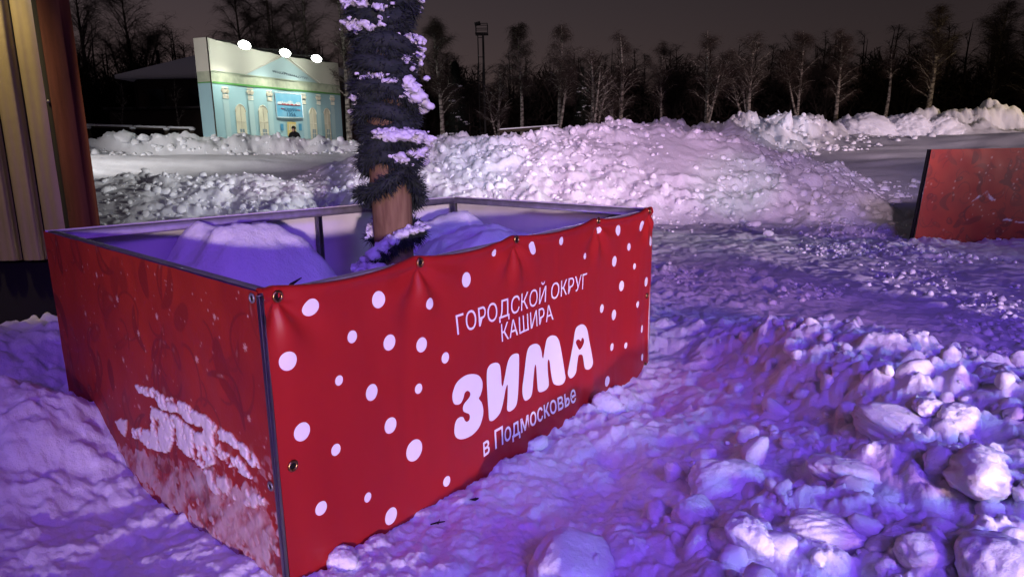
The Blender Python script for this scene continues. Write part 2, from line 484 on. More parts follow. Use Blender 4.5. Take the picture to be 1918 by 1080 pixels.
def terrain(x, y, detail=True):
    r = np.hypot(x, y)
    # near field from control points
    near = np.zeros_like(x); w = np.full_like(x, 0.02)
    sg = 0.28
    m = (r < 9) & (y > -3)
    if m.any():
        xs, ys = x[m], y[m]; nn = np.zeros_like(xs); ww = np.full_like(xs, 0.015)
        for cx, cy, cz, cw in CTRL:
            k = cw * np.exp(-((xs - cx) ** 2 + (ys - cy) ** 2) / (2 * sg * sg)); nn += k * cz; ww += k
        near[m] = nn / ww
    # terraces further out
    ang = np.arctan2(x, np.maximum(y, .01))
    left = smooth(0.02, -0.16, ang); right = 1 - left
    terr_l = .75 * smooth(15, 19, r) + 0.75 * smooth(19, 29, r)
    terr_r = .35 * smooth(14.5, 17.5, r) * smooth(.30, .42, ang) + (1.25 - .35 * smooth(.30, .42, ang)) * smooth(17, 31, r)
    base = terr_l * left + terr_r * right
    behind = 1.3 + .9 * smooth(-.42, -.62, ang) + .5 * smooth(.1, .5, ang)
    base = base + (behind - base) * smooth(31.5, 36, r)
    base = base * (y > -2)
    dune = .16 * fbm(x * .22 + 3, y * .42, 3, 11) * smooth(14, 18, r)
    pile = seg_ridge(x, y, R_PILE); far = seg_ridge(x, y, R_FAR)
    ln = seg_ridge(x, y, R_LNEAR); lf = seg_ridge(x, y, R_LFAR)
    if not detail:
        return np.maximum.reduce([near + base + dune, pile, far, ln, lf])
    # where the ploughed lumps lie
    wp = smooth(-.05, .35, pile - base); wf = smooth(0, .5, far - base); wl = smooth(-.08, .25, ln - base); wlf = smooth(0, .4, lf - base)
    wx = x + .5 * fbm(x * .8, y * .8, 3, 31); wy = y + .5 * fbm(x * .8, y * .8, 3, 37)
    warpx = x + .06 * fbm(x * 5, y * 5, 2, 71); warpy = y + .06 * fbm(x * 5, y * 5, 2, 77)
    big = blocks(wx, wy, 1.5, 100, .45); mid = blocks(warpx, warpy, .62, 130, .7); sm = blocks(warpx, warpy, .30, 160, .75); ti = blocks(warpx, warpy, .15, 190, .6)
    rel = fbm(x * .35, y * .35, 3, 41)
    z0 = np.maximum.reduce([near + base + dune, pile * (1 + .18 * rel * wp), far * (1 + .12 * rel), ln * (1 + .18 * rel), lf * (1 + .15 * rel)])
    chute = np.exp(-((ang - .245) / .07) ** 2) * smooth(15.2, 16.6, r) * smooth(19, 18.2, r)   # the smooth slope scraped into the pile
    wpl = wp * (1 - .93 * chute)
    z = z0 + wpl * (.06 * big + .085 * mid + .065 * sm + .035 * ti + .17 * fbm(x * 2.0, y * 2.0, 6, 305, .62)) + wf * (.16 * big + .15 * mid + .12 * sm + .62 * fbm(x * .8, y * .8, 6, 309, .64)) + wl * (.07 * mid + .06 * sm + .04 * ti + .20 * fbm(x * 1.8, y * 1.8, 6, 313, .62)) + wlf * (.06 * big + .10 * mid + .10 * sm + .30 * fbm(x * 1.1, y * 1.1, 6, 317, .62))
    toe = smooth(9.5, 12.5, r) * smooth(15.5, 13.5, r) * smooth(-.02, .05, ang)
    patch = smooth(-.12, .12, fbm(x * .5, y * .5, 3, 55) + .04)
    z = z + toe * patch * (.10 * sm + .07 * ti)
    # trampled flat ground
    flat = smooth(2.2, 4.2, r) * smooth(16, 11, r) * (1 - wp) * (1 - wl)
    tn = fbm(x * 3.2, y * 3.2, 5, 81, .6)
    rough = .35 + .65 * smooth(-.15, .2, fbm(x * .7 + 9, y * .5, 3, 88))
    blue_flat = smooth(10.5, 11.5, r) * smooth(14, 13, r) * smooth(.16, .2, ang) * smooth(.33, .28, ang)
    rough = rough * (1 - .7 * blue_flat)
    z = z + flat * rough * (.065 * tn + .055 * blocks(warpx, warpy, .17, 210, .5) + .045 * blocks(warpx, warpy, .085, 220, .55) + .012 * fbm(x * 22, y * 22, 3, 91))
    # foreground heap of broken snow at the right, soft trodden snow by the planter
    heap = smooth(.10, .26, near) * (x > -.2) * (r < 8)
    soft = smooth(7, 4, r)
    z = z + heap * (.10 * blocks(warpx, warpy, .36, 240, .75, .6) + .055 * blocks(warpx, warpy, .18, 250, .8, .7) + .03 * blocks(x, y, .095, 255, .75) + .05 * fbm(x * 4, y * 4, 4, 260) + .022 * fbm(x * 17, y * 17, 4, 263, .6))
    z = z + soft * (.05 * fbm(x * 2.6, y * 2.6, 4, 270) + .016 * fbm(x * 13, y * 13, 4, 280, .6) + .02 * blocks(warpx, warpy, .12, 290, .35) + .007 * fbm(x * 42, y * 42, 3, 295, .65))
    z = z + smooth(60, 34, r) * smooth(16, 20, r) * .02 * fbm(x * 1.5, y * 1.5, 4, 300)
    return z


dense = np.arange(-.80, .80, .0023)
side = np.linspace(.80, 2 * PI - .80, 90)[1:-1]
angs = np.concatenate([dense, side])
rows = [0.45]
while rows[-1] < 400:
    r_ = rows[-1]
    rows.append(r_ * (1 + (.0042 if r_ < 22 else .006 if r_ < 48 else .05)) if r_ > 1.2 else r_ * 1.03)
rows = np.array(rows)
TH, RR = np.meshgrid(angs, rows, indexing='ij')
X = (RR * np.sin(TH)); Y = RR * np.cos(TH)
Z = terrain(X.ravel(), Y.ravel()).reshape(X.shape)
na, nr = X.shape
V = np.stack([X, Y, Z], -1).reshape(-1, 3)
Fq = grid_faces(na, nr)
j = np.arange(nr - 1); a0 = (na - 1) * nr
wrap = np.stack([a0 + j, j, j + 1, a0 + j + 1], -1)
V = np.vstack([V, [[0, 0, Z[:, 0].mean()]]])
i = np.arange(na)
fan = np.stack([np.full(na, len(V) - 1), ((i + 1) % na) * nr, i * nr], -1)
ground = obj('snow_ground', V, [Fq[:, ::-1], wrap[:, ::-1], fan[:, ::-1]], M_SNOW, smooth=True)
tag(ground, kind='structure')


def gz(x, y):
    return float(terrain(np.array([x], float), np.array([y], float))[0])


def gzv(x, y):
    return terrain(np.asarray(x, float), np.asarray(y, float))


# ------------------------------------------------------------------ rubble: uncountable crumbs and lumps of ploughed snow
def rubble(name, n, region, sub, smin, smax, power, rng):
    protos = [chunk(sub, rng) for _ in range(14)]
    xs, ys = region(n, rng); zs = gzv(xs, ys)
    mb = MB()
    for x, y, z in zip(xs, ys, zs):
        P, T = protos[rng.integers(14)]
        s = smin + (smax - smin) * rng.random() ** power
        P = (P * rng.uniform(.7, 1.25, 3)) @ rotm(rng).T * s
        mb.add(P + [x, y, z + s * rng.uniform(-.55, .2)], None, T)
    o = mb.build(name, M_SNOW, None, True)
    tag(o, kind='stuff'); return o


def reg_polar(a0, a1, r0, r1, keep=None):
    def f(n, rng):
        X_, Y_ = [], []
        while len(X_) < n:
            a = rng.uniform(a0, a1, 4 * n); r = rng.uniform(r0, r1, 4 * n)
            x = r * np.sin(a); y = r * np.cos(a)
            k = np.ones(len(x), bool) if keep is None else keep(x, y, rng)
            X_ += list(x[k]); Y_ += list(y[k])
        return np.array(X_[:n]), np.array(Y_[:n])
    return f


def outside_box(x, y):
    s = (x - A[0]) * eAB[0] + (y - A[1]) * eAB[1]; t = (x - A[0]) * -nAB[0] + (y - A[1]) * -nAB[1]
    return ~((s > -.25) & (s < LAB + .15) & (t > -.15) & (t < 2.3))


def k_pile(x, y, rng):
    h = np.maximum.reduce([seg_ridge(x, y, R_PILE), seg_ridge(x, y, R_LNEAR)])
    a = np.arctan2(x, y); r = np.hypot(x, y)
    return (h > .02) & (rng.random(len(x)) > .9 * np.exp(-((a - .245) / .07) ** 2) * (r > 15) * (r < 19))


def k_far(x, y, rng):
    return np.maximum(seg_ridge(x, y, R_FAR), seg_ridge(x, y, R_LFAR)) > .5


def k_flat(x, y, rng):
    p = fbm(x * .6, y * .6, 3, 55)
    return outside_box(x, y) & (rng.random(len(x)) < smooth(-.25, .3, p)) & ((x > 1.0) | (y > 8))


def k_heap(x, y, rng):
    z = terrain(x, y, False); return outside_box(x, y) & (z > .12) & (x > .2)


rubble('snow_rubble', 3600, reg_polar(-.75, .75, 12.3, 20.5, k_pile), 2, .015, .11, 3.6, np.random.default_rng(1))
rubble('snow_rubble', 1800, reg_polar(-.75, .75, 26, 37, k_far), 2, .03, .17, 2.6, np.random.default_rng(2))
rubble('snow_crumbs', 5200, reg_polar(-.1, .75, 4.5, 14, k_flat), 1, .006, .045, 2.6, np.random.default_rng(3))
rubble('snow_crumbs', 420, reg_polar(.0, .80, 1.6, 5.0, k_heap), 3, .010, .07, 2.2, np.random.default_rng(4))


# ------------------------------------------------------------------ single lumps one can point at
def lump(label, px, py, w, y=None, z=None, sq=(1, 1, .75), seed=0, group='loose snow lumps on the heap', lift=.0, rough=.13, nf=9, cat='snow lump', peak=0):
    rng = np.random.default_rng(seed + 500)
    if y is None:                      # let it sit bedded in the snow under it
        for _ in range(8):
            P = at_z(px, py, z); hz = w / 2 * np.linalg.norm(P - EYE) / F * sq[2]
            z = .5 * z + .5 * (gz(P[0], P[1]) + .08 * hz)
        P = at_z(px, py, z); w = w * .92
    else:
        P = at_y(px, py, y)
    d = np.linalg.norm(P - EYE); s = w / 2 * d / F
    V_, T = chunk(5 if w > 40 else 4, rng, soft=4.2, rough=rough * .8, nf=nf + 4)
    if peak: V_ = V_ * np.stack([1.25 - peak * np.clip(V_[:, 2] + .6, 0, 1.7)] * 2 + [np.full(len(V_), 1.15)], 1)
    V_ = (V_ * np.array(sq)) * s
    a = rng.uniform(0, 6.28); t = rng.uniform(-.35, .35)
    Rz = np.array([[math.cos(a), -math.sin(a), 0], [math.sin(a), math.cos(a), 0], [0, 0, 1]])
    Rx = np.array([[1, 0, 0], [0, math.cos(t), -math.sin(t)], [0, math.sin(t), math.cos(t)]])
    V_ = V_ @ Rx.T @ Rz.T
    zc = P[2] + lift
    o = obj('snow_lump', V_ + [P[0], P[1], zc], [T], M_SNOW, None, True, loc=(P[0], P[1], zc))
    tag(o, label, cat, group)
    return o


LUMPS = [
    ('largest broken block in the middle of the snow heap, with a peaked top', 1362, 905, 128, .20, (1.15, .85, .72)),
    ('rounded lump just below and left of the largest broken block', 1300, 966, 78, .16, (1, 1, .85)),
    ('flat tilted slab standing in the lower middle of the snow heap', 1538, 995, 112, .28, (1.15, .8, .62)),
    ('crumbly lump between the largest block and the bottom edge', 1408, 1016, 88, .24, (1, .9, .85)),
    ('wide crumbly lump above the tilted slab', 1576, 884, 104, .25, (1.15, .9, .6)),
    ('long pale slab lying high on the heap below its crest', 1668, 794, 122, .36, (1.25, .8, .5)),
    ('blocky lump with a flat top near the right frame edge', 1838, 892, 112, .42, (1.1, .85, .7)),
    ('leaning lump beside the long pale slab', 1786, 800, 88, .40, (.9, .8, .9)),
    ('big knobbly lump at the bottom frame edge close to the planter', 1086, 1050, 158, .13, (1.15, 1, .62)),
    ('large lump cut off by the bottom right frame corner', 1890, 1066, 150, .34, (1.1, 1, .8)),
    ('small lump beside the slab in the bottom right', 1676, 1012, 46, .32, (1, 1, .8)),
    ('small upright lump left of the largest broken block', 1266, 890, 44, .12, (.8, .8, 1.1)),
    ('tiny loose lump right of the peak of the largest block', 1495, 868, 26, .22, (1, 1, .9)),
    ('lone small lump on the slope halfway to the planter corner', 1381, 726, 30, .14, (.9, .9, 1)),
    ('knob of snow lying against the banner under the lettering', 1139, 765, 62, .06, (1, .9, .95)),
    ('low knob of snow at the banner foot under the polka dots', 1004, 832, 50, .05, (1, .8, .7)),
    ('rounded lump just above the leaning lump', 1738, 766, 50, .42, (1, .9, .8)),
    ('shaded lump at the bottom between slab and corner lump', 1732, 1042, 92, .30, (1.1, 1, .6)),
    ('frosty lump of snow on the ground at the planter corner', 640, 1050, 62, .12, (1.1, .9, .7)),
]
for k, (lb, px, py, w, z, sq) in enumerate(LUMPS):
    lump('snow lump, ' + lb, px, py, w, z=z, sq=sq, seed=k * 3 + 1)
for k, (lb, px, py, w, y, sq) in enumerate([
    ('huge round snow boulder on the far bank, left of two side by side', 1626, 234, 70, 34.5, (1.1, .9, .72)),
    ('huge flat-topped snow boulder on the far bank, right of two side by side', 1691, 234, 62, 34.5, (1.15, .9, .66)),
    ('pointed snow block sticking up from the bank skyline', 1472, 230, 28, 30, (1.1, .9, 1.05)),
    ('round snow boulder on the bank left of the pointed block', 1368, 238, 56, 27.5, (1.1, .9, .7)),
    ('broad snow boulder in the far bank face beneath the tallest lit birch', 1762, 232, 56, 34, (1.2, .9, .7)),
    ('small snow block on the crest above the right planter corner', 1140, 226, 16, 20, (.9, .9, 1)),
]):
    lump(lb, px, py, w, y=y, sq=sq, seed=k * 5 + 90, group='snow boulders on the ploughed banks', peak=.6 if 'pointed' in lb else 0, rough=.2, lift=-.25 if w > 40 else 0)
for k, (lb, px, py, w) in enumerate([
    ('pale loose snow lump on the flat ground at the foot of the pile', 1413, 421, 25),
    ('smaller loose snow lump in front of the pale one on the flat ground', 1438, 439, 19)]):
    lump(lb, px, py, w, z=.06, seed=k + 140, group='loose snow lumps on the flat')
# two big knobs on the far left bank
for k, (lb, px, py, w) in enumerate([
    ('large snow block on the left bank below the rail fence', 232, 256, 26),
    ('smaller snow block right of the large one on the left bank', 271, 258, 16)]):
    lump(lb, px, py, w, y=30.5, seed=k + 150, group='snow boulders on the ploughed banks')

# ------------------------------------------------------------------ planter
ctr = (A + B + Cc + Dd) / 4
planter = empty('planter_box', (ctr[0], ctr[1], 0), 'large red banner-covered planter box with white polka dots and lettering, round the wrapped pole', 'planter')

GROM = [pix_AB(*p)[0] for p in [(515, 554), (781, 491), (962, 448), (1117, 413), (1211, 394)]]


def ab_top(s):
    t = np.clip(s / LAB, 0, 1); z = A[2] + (B[2] - A[2]) * t
    g = np.array([0] + GROM + [LAB])
    k = np.clip(np.searchsorted(g, s) - 1, 0, len(g) - 2)
    w_ = (g[k + 1] - g[k]); f = (s - g[k]) / w_
    return z - .055 * np.minimum(w_, .5) * (4 * f * (1 - f))


def ab_disp(s, z):
    """outward bulge of the front banner"""
    top = A[2] + (B[2] - A[2]) * s / LAB; v = top - z
    d = .006 * np.sin(s * 7.3 + 1.2 * np.sin(s * 2.1)) * smooth(.05, .5, v) + .008 * fbm(s * 4.2, v * .9, 3, 401) + .004 * fbm(s * 9, v * 1.6 + 4, 2, 411)
    for g in GROM:
        rr2 = ((s - g) / .07) ** 2 + ((v - .045) / .06) ** 2
        d = d - .019 * np.exp(-rr2)
        # creases fan out below each eyelet
        th = np.arctan2(s - g, np.maximum(v - .03, .001)); dist = np.hypot(s - g, v)
        d = d + .010 * np.sin(th * 6 + g) * np.exp(-((dist - .14) / .11) ** 2) * (v > .0)
    d = d + .012 * np.exp(-((v - .025) / .022) ** 2)
    e = LAB - s
    d = d + .012 * np.exp(-(e / .25) ** 2) * np.sin(v * 5.0 + .6) * smooth(0, .1, e + .05)
    return .016 + d


def ab_pt(s, z, off=0.0):
    s = np.asarray(s, float); z = np.asarray(z, float)
    d = ab_disp(s, z) + off
    return np.stack([A[0] + eAB[0] * s + nAB[0] * d, A[1] + eAB[1] * s + nAB[1] * d, z], -1)


nu, nv = 340, 150
sg_ = np.linspace(-.004, LAB + .004, nu); vv = np.linspace(0, 1, nv) ** 1.15
S, Vv = np.meshgrid(sg_, vv, indexing='ij')
Zt = ab_top(S); Zz = Zt + (BASE - Zt) * Vv
P = ab_pt(S, Zz).reshape(-1, 3)
# folded hem going over the top rail to the inside
hem = []
for kk, (dx_, dz_) in enumerate([(-.004, .006), (-.012, .0095), (-.024, .009), (-.034, .004), (-.036, -.03)]):
    q = ab_pt(sg_, ab_top(sg_)); q = q + nAB * dx_; q[:, 2] += dz_; hem.append(q)
G = np.concatenate([np.stack(hem[::-1], 1), P.reshape(nu, nv, 3)], 1)
mbd = MB(); mbd.add(G.reshape(-1, 3), grid_faces(nu, nv + 5), None, 0)
DOTS = [(574, 574, 34), (703, 560, 32), (867, 523, 28), (990, 464, 24), (1047, 451, 16), (921, 473, 14), (1090, 479, 12), (796, 567, 22), (653, 629, 24), (724, 640, 30), (783, 644, 28), (826, 668, 21), (532, 674, 36), (627, 710, 19), (691, 733, 31), (778, 726, 19), (557, 805, 35), (621, 839, 22), (727, 795, 30), (771, 841, 40), (829, 898, 19), (592, 947, 26), (682, 928, 18), (728, 964, 31), (638, 1029, 17),
        (1120, 431, 13), (1154, 431, 20), (1194, 423, 19), (1212, 451, 18), (1173, 462, 14), (1147, 489, 20), (1182, 498, 11), (1161, 535, 19), (1205, 527, 18), (1188, 569, 12), (1123, 577, 16), (1147, 589, 19), (1199, 615, 14), (1143, 649, 14), (1168, 646, 11), (1199, 668, 13), (1134, 713, 19)]
for px, py, hh in DOTS:
    s, z = pix_AB(px, py); r_ = abs(pix_AB(px, py - hh / 2)[1] - pix_AB(px, py + hh / 2)[1]) / 2
    V_ = [[s, z]]; T = []; Q = []
    for q in (.33 * r_, .67 * r_, r_):
        a = np.linspace(0, 2 * PI, 40, endpoint=False); V_ += list(np.stack([s + q * np.cos(a), z + q * np.sin(a)], 1))
    for i_ in range(40):
        T.append([0, 1 + i_, 1 + (i_ + 1) % 40])
        for k in range(2):
            b0 = 1 + k * 40; b1 = b0 + 40
            Q.append([b0 + i_, b1 + i_, b1 + (i_ + 1) % 40, b0 + (i_ + 1) % 40])
    V_ = np.array(V_); V_[:, 0] = np.clip(V_[:, 0], 0, LAB)
    mbd.add(ab_pt(V_[:, 0], V_[:, 1], .0022), Q, T, 1)
front = mbd.build('front_banner', [M_RED, M_WHITEPRINT], planter, True)


def curve_mesh(loops):
    cu = bpy.data.curves.new('tmp_outline', 'CURVE'); cu.dimensions = '2D'; cu.fill_mode = 'BOTH'
    for L in loops:
        sp = cu.splines.new('POLY'); sp.points.add(len(L) - 1)
        for p, q in zip(sp.points, L): p.co = (q[0], q[1], 0, 1)
        sp.use_cyclic_u = True
    o = bpy.data.objects.new('tmp_outline', cu); C.objects.link(o)
    return _take(o, cu)


def text_mesh(txt, bold=0.0, res=8):
    cu = bpy.data.curves.new('tmp_text', 'FONT'); cu.body = txt; cu.size = 1; cu.offset = bold; cu.resolution_u = res
    o = bpy.data.objects.new('tmp_text', cu); C.objects.link(o)
    return _take(o, cu)


def _take(o, cu):
    import bmesh
    bpy.context.view_layer.update()
    dg = bpy.context.evaluated_depsgraph_get()
    me = o.evaluated_get(dg).to_mesh()
    bm = bmesh.new(); bm.from_mesh(me); o.evaluated_get(dg).to_mesh_clear()
    bpy.data.objects.remove(o); bpy.data.curves.remove(cu)
    bmesh.ops.remove_doubles(bm, verts=bm.verts, dist=1e-6)
    return bm


def dice(bm, step):
    import bmesh
    xs = [v.co.x for v in bm.verts]; ys = [v.co.y for v in bm.verts]
    for ax, vals in ((0, xs), (1, ys)):
        c = math.floor(min(vals) / step) * step
        while c < max(vals):
            no = (1, 0, 0) if ax == 0 else (0, 1, 0); co = (c, 0, 0) if ax == 0 else (0, c, 0)
            bmesh.ops.bisect_plane(bm, geom=bm.verts[:] + bm.edges[:] + bm.faces[:], plane_co=co, plane_no=no)
            c += step
    bmesh.ops.triangulate(bm, faces=bm.faces[:])
    bm.verts.ensure_lookup_table(); bm.verts.index_update()
    V_ = np.array([v.co[:] for v in bm.verts]); T = np.array([[v.index for v in f.verts] for f in bm.faces])
    bm.free(); return V_, T


def spline(pts, n=6):
    P_ = np.array(pts, float); m = len(P_); out = []
    for i_ in range(m):
        p0, p1, p2, p3 = P_[i_ - 1], P_[i_], P_[(i_ + 1) % m], P_[(i_ + 2) % m]
        for t in np.linspace(0, 1, n, endpoint=False):
            out.append(.5 * ((2 * p1) + (-p0 + p2) * t + (2 * p0 - 5 * p1 + 4 * p2 - p3) * t * t + (-p0 + 3 * p1 - 3 * p2 + p3) * t ** 3))
    return np.array(out)


def onto_front(name, V_, T, m, off=.002):
    return obj(name, ab_pt(V_[:, 0], V_[:, 1], off), [T], m, front, True)


LETTERS = [
    [[(50, 715), (52, 680), (72, 630), (110, 598), (150, 589), (185, 597), (205, 625), (206, 660), (196, 695), (187, 713), (203, 735), (211, 770), (207, 810), (190, 855), (160, 890), (125, 910), (92, 917), (70, 908), (60, 885), (62, 845), (72, 818), (88, 805), (104, 806), (112, 820), (122, 829), (135, 822), (140, 805), (135, 790), (118, 783), (105, 775), (103, 755), (112, 735), (128, 717), (139, 700), (139, 682), (126, 673), (112, 685), (105, 710), (92, 735), (75, 743), (58, 738)]],
    [[(230, 590), (236, 560), (252, 540), (275, 533), (292, 540), (300, 560), (304, 600), (306, 640), (313, 650), (325, 600), (336, 545), (348, 512), (366, 493), (388, 488), (397, 498), (398, 540), (397, 620), (394, 690), (388, 740), (375, 765), (355, 780), (343, 778), (338, 765), (340, 720), (341, 660), (338, 645), (330, 665), (318, 720), (305, 770), (290, 800), (268, 823), (250, 827), (242, 815), (238, 770), (233, 700), (230, 640)]],
    [[(418, 700), (416, 660), (425, 590), (435, 510), (445, 465), (462, 445), (485, 439), (503, 448), (514, 475), (518, 505), (524, 510), (530, 470), (540, 420), (555, 402), (572, 397), (588, 405), (600, 435), (612, 510), (622, 580), (626, 610), (618, 635), (600, 647), (580, 645), (570, 630), (562, 580), (556, 530), (550, 520), (546, 540), (548, 590), (552, 630), (550, 655), (535, 673), (510, 683), (496, 675), (492, 640), (488, 580), (484, 545), (478, 560), (472, 620), (468, 670), (460, 705), (443, 722), (428, 724)]],
    [[(637, 590), (640, 560), (652, 500), (664, 440), (672, 385), (680, 358), (695, 343), (712, 340), (727, 350), (737, 375), (748, 440), (758, 495), (763, 530), (758, 552), (745, 566), (730, 567), (722, 555), (716, 520), (711, 497), (700, 492), (690, 500), (683, 545), (678, 580), (665, 603), (648, 611)],
     [(695, 467), (684, 450), (678, 432), (684, 418), (694, 417), (702, 425), (706, 412), (713, 408), (718, 418), (717, 435), (708, 455)]],
]
mbl = MB()
for loops in LETTERS:
    LL = []
    for lp in loops:
        q = spline(lp, 5) / 2.7 + [820, 480]
        LL.append(np.array([pix_AB(*p) for p in q]))
    V_, T = dice(curve_mesh(LL), .05)
    mbl.add(ab_pt(V_[:, 0], V_[:, 1], .004), None, T)


def text_fit(txt, bl, br, tl, tr, bold=0.0):
    """lay text into the pixel quad: baseline left/right, cap-top left/right, on the banner plane"""
    bm = text_mesh(txt, bold, 2 if bold else 8)
    V_, T = dice(bm, .06)
    x0, x1 = V_[:, 0].min(), V_[:, 0].max(); y1 = .729   # cap height of the built-in font
    P0, P1, P2, P3 = (np.array(pix_AB(*p)) for p in (bl, br, tl, tr))
    u = ((V_[:, 0] - x0) / (x1 - x0))[:, None]; v = (V_[:, 1] / y1)[:, None]
    return (P0 * (1 - u) + P1 * u) * (1 - v) + (P2 * (1 - u) + P3 * u) * v, T


for a_ in [('ГОРОДСКОЙ ОКРУГ', (848, 625.5), (1091, 538), (845, 589), (1093, 510), 0),
           ('КАШИРА', (934, 639), (1032, 597), (932, 606), (1030, 568), 0),
           ('в Подмосковье', (899, 853), (1071, 749), (897, 818), (1069, 717), .010)]:
    q, T = text_fit(*a_); mbl.add(ab_pt(q[:, 0], q[:, 1], .004), None, T)
mbl.build('lettering', M_WHITEPRINT, front, True)


for px, py in [(515, 554), (781, 491), (962, 448), (1117, 413), (1212, 395), (541, 869), (1209, 553), (1206, 682)]:
    s, z = pix_AB(px, py); s = min(s, LAB - .015)
    mb = MB(); a = np.linspace(0, 2 * PI, 17)
    c0 = ab_pt(s, z, .003)
    ring = [c0 + .016 * (math.cos(t) * eAB + math.sin(t) * np.array([0, 0, 1])) for t in a]
    mb.tube(ring, .005, 6, False, m=0)
    mb.add([c0 - nAB * .001] + [p - nAB * .001 for p in ring[:-1]], None, [[0, 1 + k, 1 + (k + 1) % 16] for k in range(16)], 1)
    mb.build('eyelet', [M_BRASS, M_HOLE], front, True)

# left, printed banner ---------------------------------------------------------
def inpoly(x, y, poly):
    c = np.zeros(x.shape, bool); n = len(poly)
    for i_ in range(n):
        x0, y0 = poly[i_]; x1, y1 = poly[(i_ + 1) % n]
        if y0 == y1: continue
        k = ((y0 > y) != (y1 > y)) & (x < (x1 - x0) * (y - y0) / (y1 - y0) + x0); c ^= k
    return c


def stamp_print(S, Zz, rng, L, Htop, nblob, stars, ndots, dsz=(.0025, .005)):
    ink = np.zeros(S.shape); mark = np.zeros(S.shape)
    wob = .02 * fbm(S * 9, Zz * 9, 3, 601)
    for _ in range(nblob):
        cs, cz = rng.uniform(0, L), rng.uniform(0, Htop); a = rng.uniform(-1.2, 1.2); ra, rb = rng.uniform(.02, .055), rng.uniform(.05, .15)
        u = (S - cs) * math.cos(a) + (Zz - cz) * math.sin(a); v = -(S - cs) * math.sin(a) + (Zz - cz) * math.cos(a)
        bend = u + rng.uniform(-6, 6) * v * v
        q = np.hypot(bend / ra, v / rb) + wob * 12
        ink = np.maximum(ink, rng.uniform(.30, .72) * smooth(1.06, .9, q))
        if rng.random() < .55:
            ink = np.where((q < .45), ink * .45, ink)
            mark = np.maximum(mark, .16 * smooth(.4, .2, np.hypot((bend - ra * .2) / ra, (v - rb * .5) / (rb * .5)) + wob * 8))
    # thin scroll lines
    for _ in range(int(nblob * .6)):
        cs, cz = rng.uniform(0, L), rng.uniform(0, Htop); rr_ = rng.uniform(.05, .14); a0 = rng.uniform(0, 6.28)
        d = np.abs(np.hypot(S - cs, (Zz - cz) * rng.uniform(.6, 1.2)) - rr_); th = np.angle(np.exp(1j * (np.arctan2(Zz - cz, S - cs) - a0)))
        ink = np.maximum(ink, .5 * smooth(.009, .005, d + np.abs(wob) * .2) * smooth(1.4, 1.1, np.abs(th)))
    for cs, cz, r_ in stars:
        u, v = S - cs, Zz - cz; d = np.hypot(u, v); th = np.arctan2(v, u)
        k = np.abs(np.mod(th + .3, PI / 3) - PI / 6) ; k = (PI / 6 - k) * d
        mark = np.maximum(mark, .9 * smooth(.0036, .0022, k) * smooth(r_, r_ * .75, d)); mark = np.maximum(mark, .9 * smooth(r_ * .3, r_ * .2, d))
    for _ in range(ndots):
        cs, cz, r_ = rng.uniform(0, L), rng.uniform(0, Htop), rng.uniform(*dsz)
        d = np.hypot(S - cs, Zz - cz); mark = np.maximum(mark, rng.uniform(.35, .85) * smooth(r_ * 1.2, r_ * .8, d))
    return ink, mark


def set_attr(o, name, vals):
    a = o.data.attributes.new(name, 'FLOAT', 'POINT'); a.data.foreach_set('value', np.asarray(vals, np.float32).ravel())


nu, nv = 560, 330
sA = np.linspace(0.0, LAD, nu); vA = np.linspace(0, 1, nv)
S, Vv = np.meshgrid(sA, vA, indexing='ij')
Zt = A[2] + (Dd[2] - A[2]) * S / LAD; Zz = Zt + (BASE - Zt) * Vv
stars = []
for px, py, r_ in [(440 / 2.997 + 80, 595 / 2.997 + 360, 8), (660 / 2.997 + 80, 693 / 2.997 + 360, 7), (993 / 2.997 + 80, 693 / 2.997 + 360, 7), (565 / 2.997 + 80, 785 / 2.997 + 360, 7), (1160 / 2.997 + 80, 865 / 2.997 + 360, 9), (887 / 2.997 + 80, 932 / 2.997 + 360, 8), (260 / 2.997 + 80, 677 / 2.997 + 360, 6), (475 / 2.997 + 80, 935 / 2.997 + 360, 6), (322 / 2.997 + 80, 462 / 2.997 + 360, 6), (575 / 2.572 + 60, 115 / 2.572 + 660, 6), (1068 / 2.572 + 60, 310 / 2.572 + 660, 7), (1168 / 2.572 + 60, 583 / 2.572 + 660, 7), (535 / 2.572 + 60, 255 / 2.572 + 660, 6), (812 / 2.572 + 60, 28 / 2.572 + 660, 5)]:
    s, z = pix_AD(px, py); s2, z2 = pix_AD(px, py + r_); stars.append((s, z, max(.014, abs(z2 - z))))
ink, mark = stamp_print(S, Zz, np.random.default_rng(21), LAD, 1.15, 60, stars, 210)
# snow thrown against the banner
wu = .020 * fbm(S * 14, Zz * 14, 4, 611, .6); wv = .020 * fbm(S * 14 + 7, Zz * 14, 4, 617, .6)
snow = np.zeros(S.shape)
P1 = [(520, 145), (600, 165), (680, 205), (760, 235), (860, 300), (960, 375), (1050, 440), (1110, 510), (1130, 560), (1100, 545), (1040, 480), (960, 420), (920, 405), (930, 450), (1010, 500), (1070, 570), (1100, 610), (1060, 600), (990, 540), (920, 500), (880, 545), (850, 550), (800, 500), (740, 460), (700, 420), (690, 470), (640, 470), (600, 465), (560, 430), (510, 395), (510, 350), (550, 360), (600, 380), (600, 260), (640, 265), (720, 300), (800, 370), (850, 385), (840, 345), (770, 320), (720, 280), (640, 250), (620, 205), (540, 190)]
P2 = [(350, 400), (480, 440), (640, 515), (760, 520), (900, 560), (1000, 620), (1140, 690), (1195, 850), (1195, 1080), (1080, 1080), (940, 950), (820, 860), (700, 750), (600, 650), (480, 560), (400, 470)]
P3 = [(425, 310), (480, 318), (475, 398), (440, 350)]
P4 = [(850, 560), (960, 600), (1010, 690), (980, 720), (900, 660)]
P5 = [(1060, 660), (1140, 690), (1145, 740), (1050, 715)]
cv = lambda pl: [pix_AD(x / 2.572 + 60, y / 2.572 + 660) for x, y in pl]
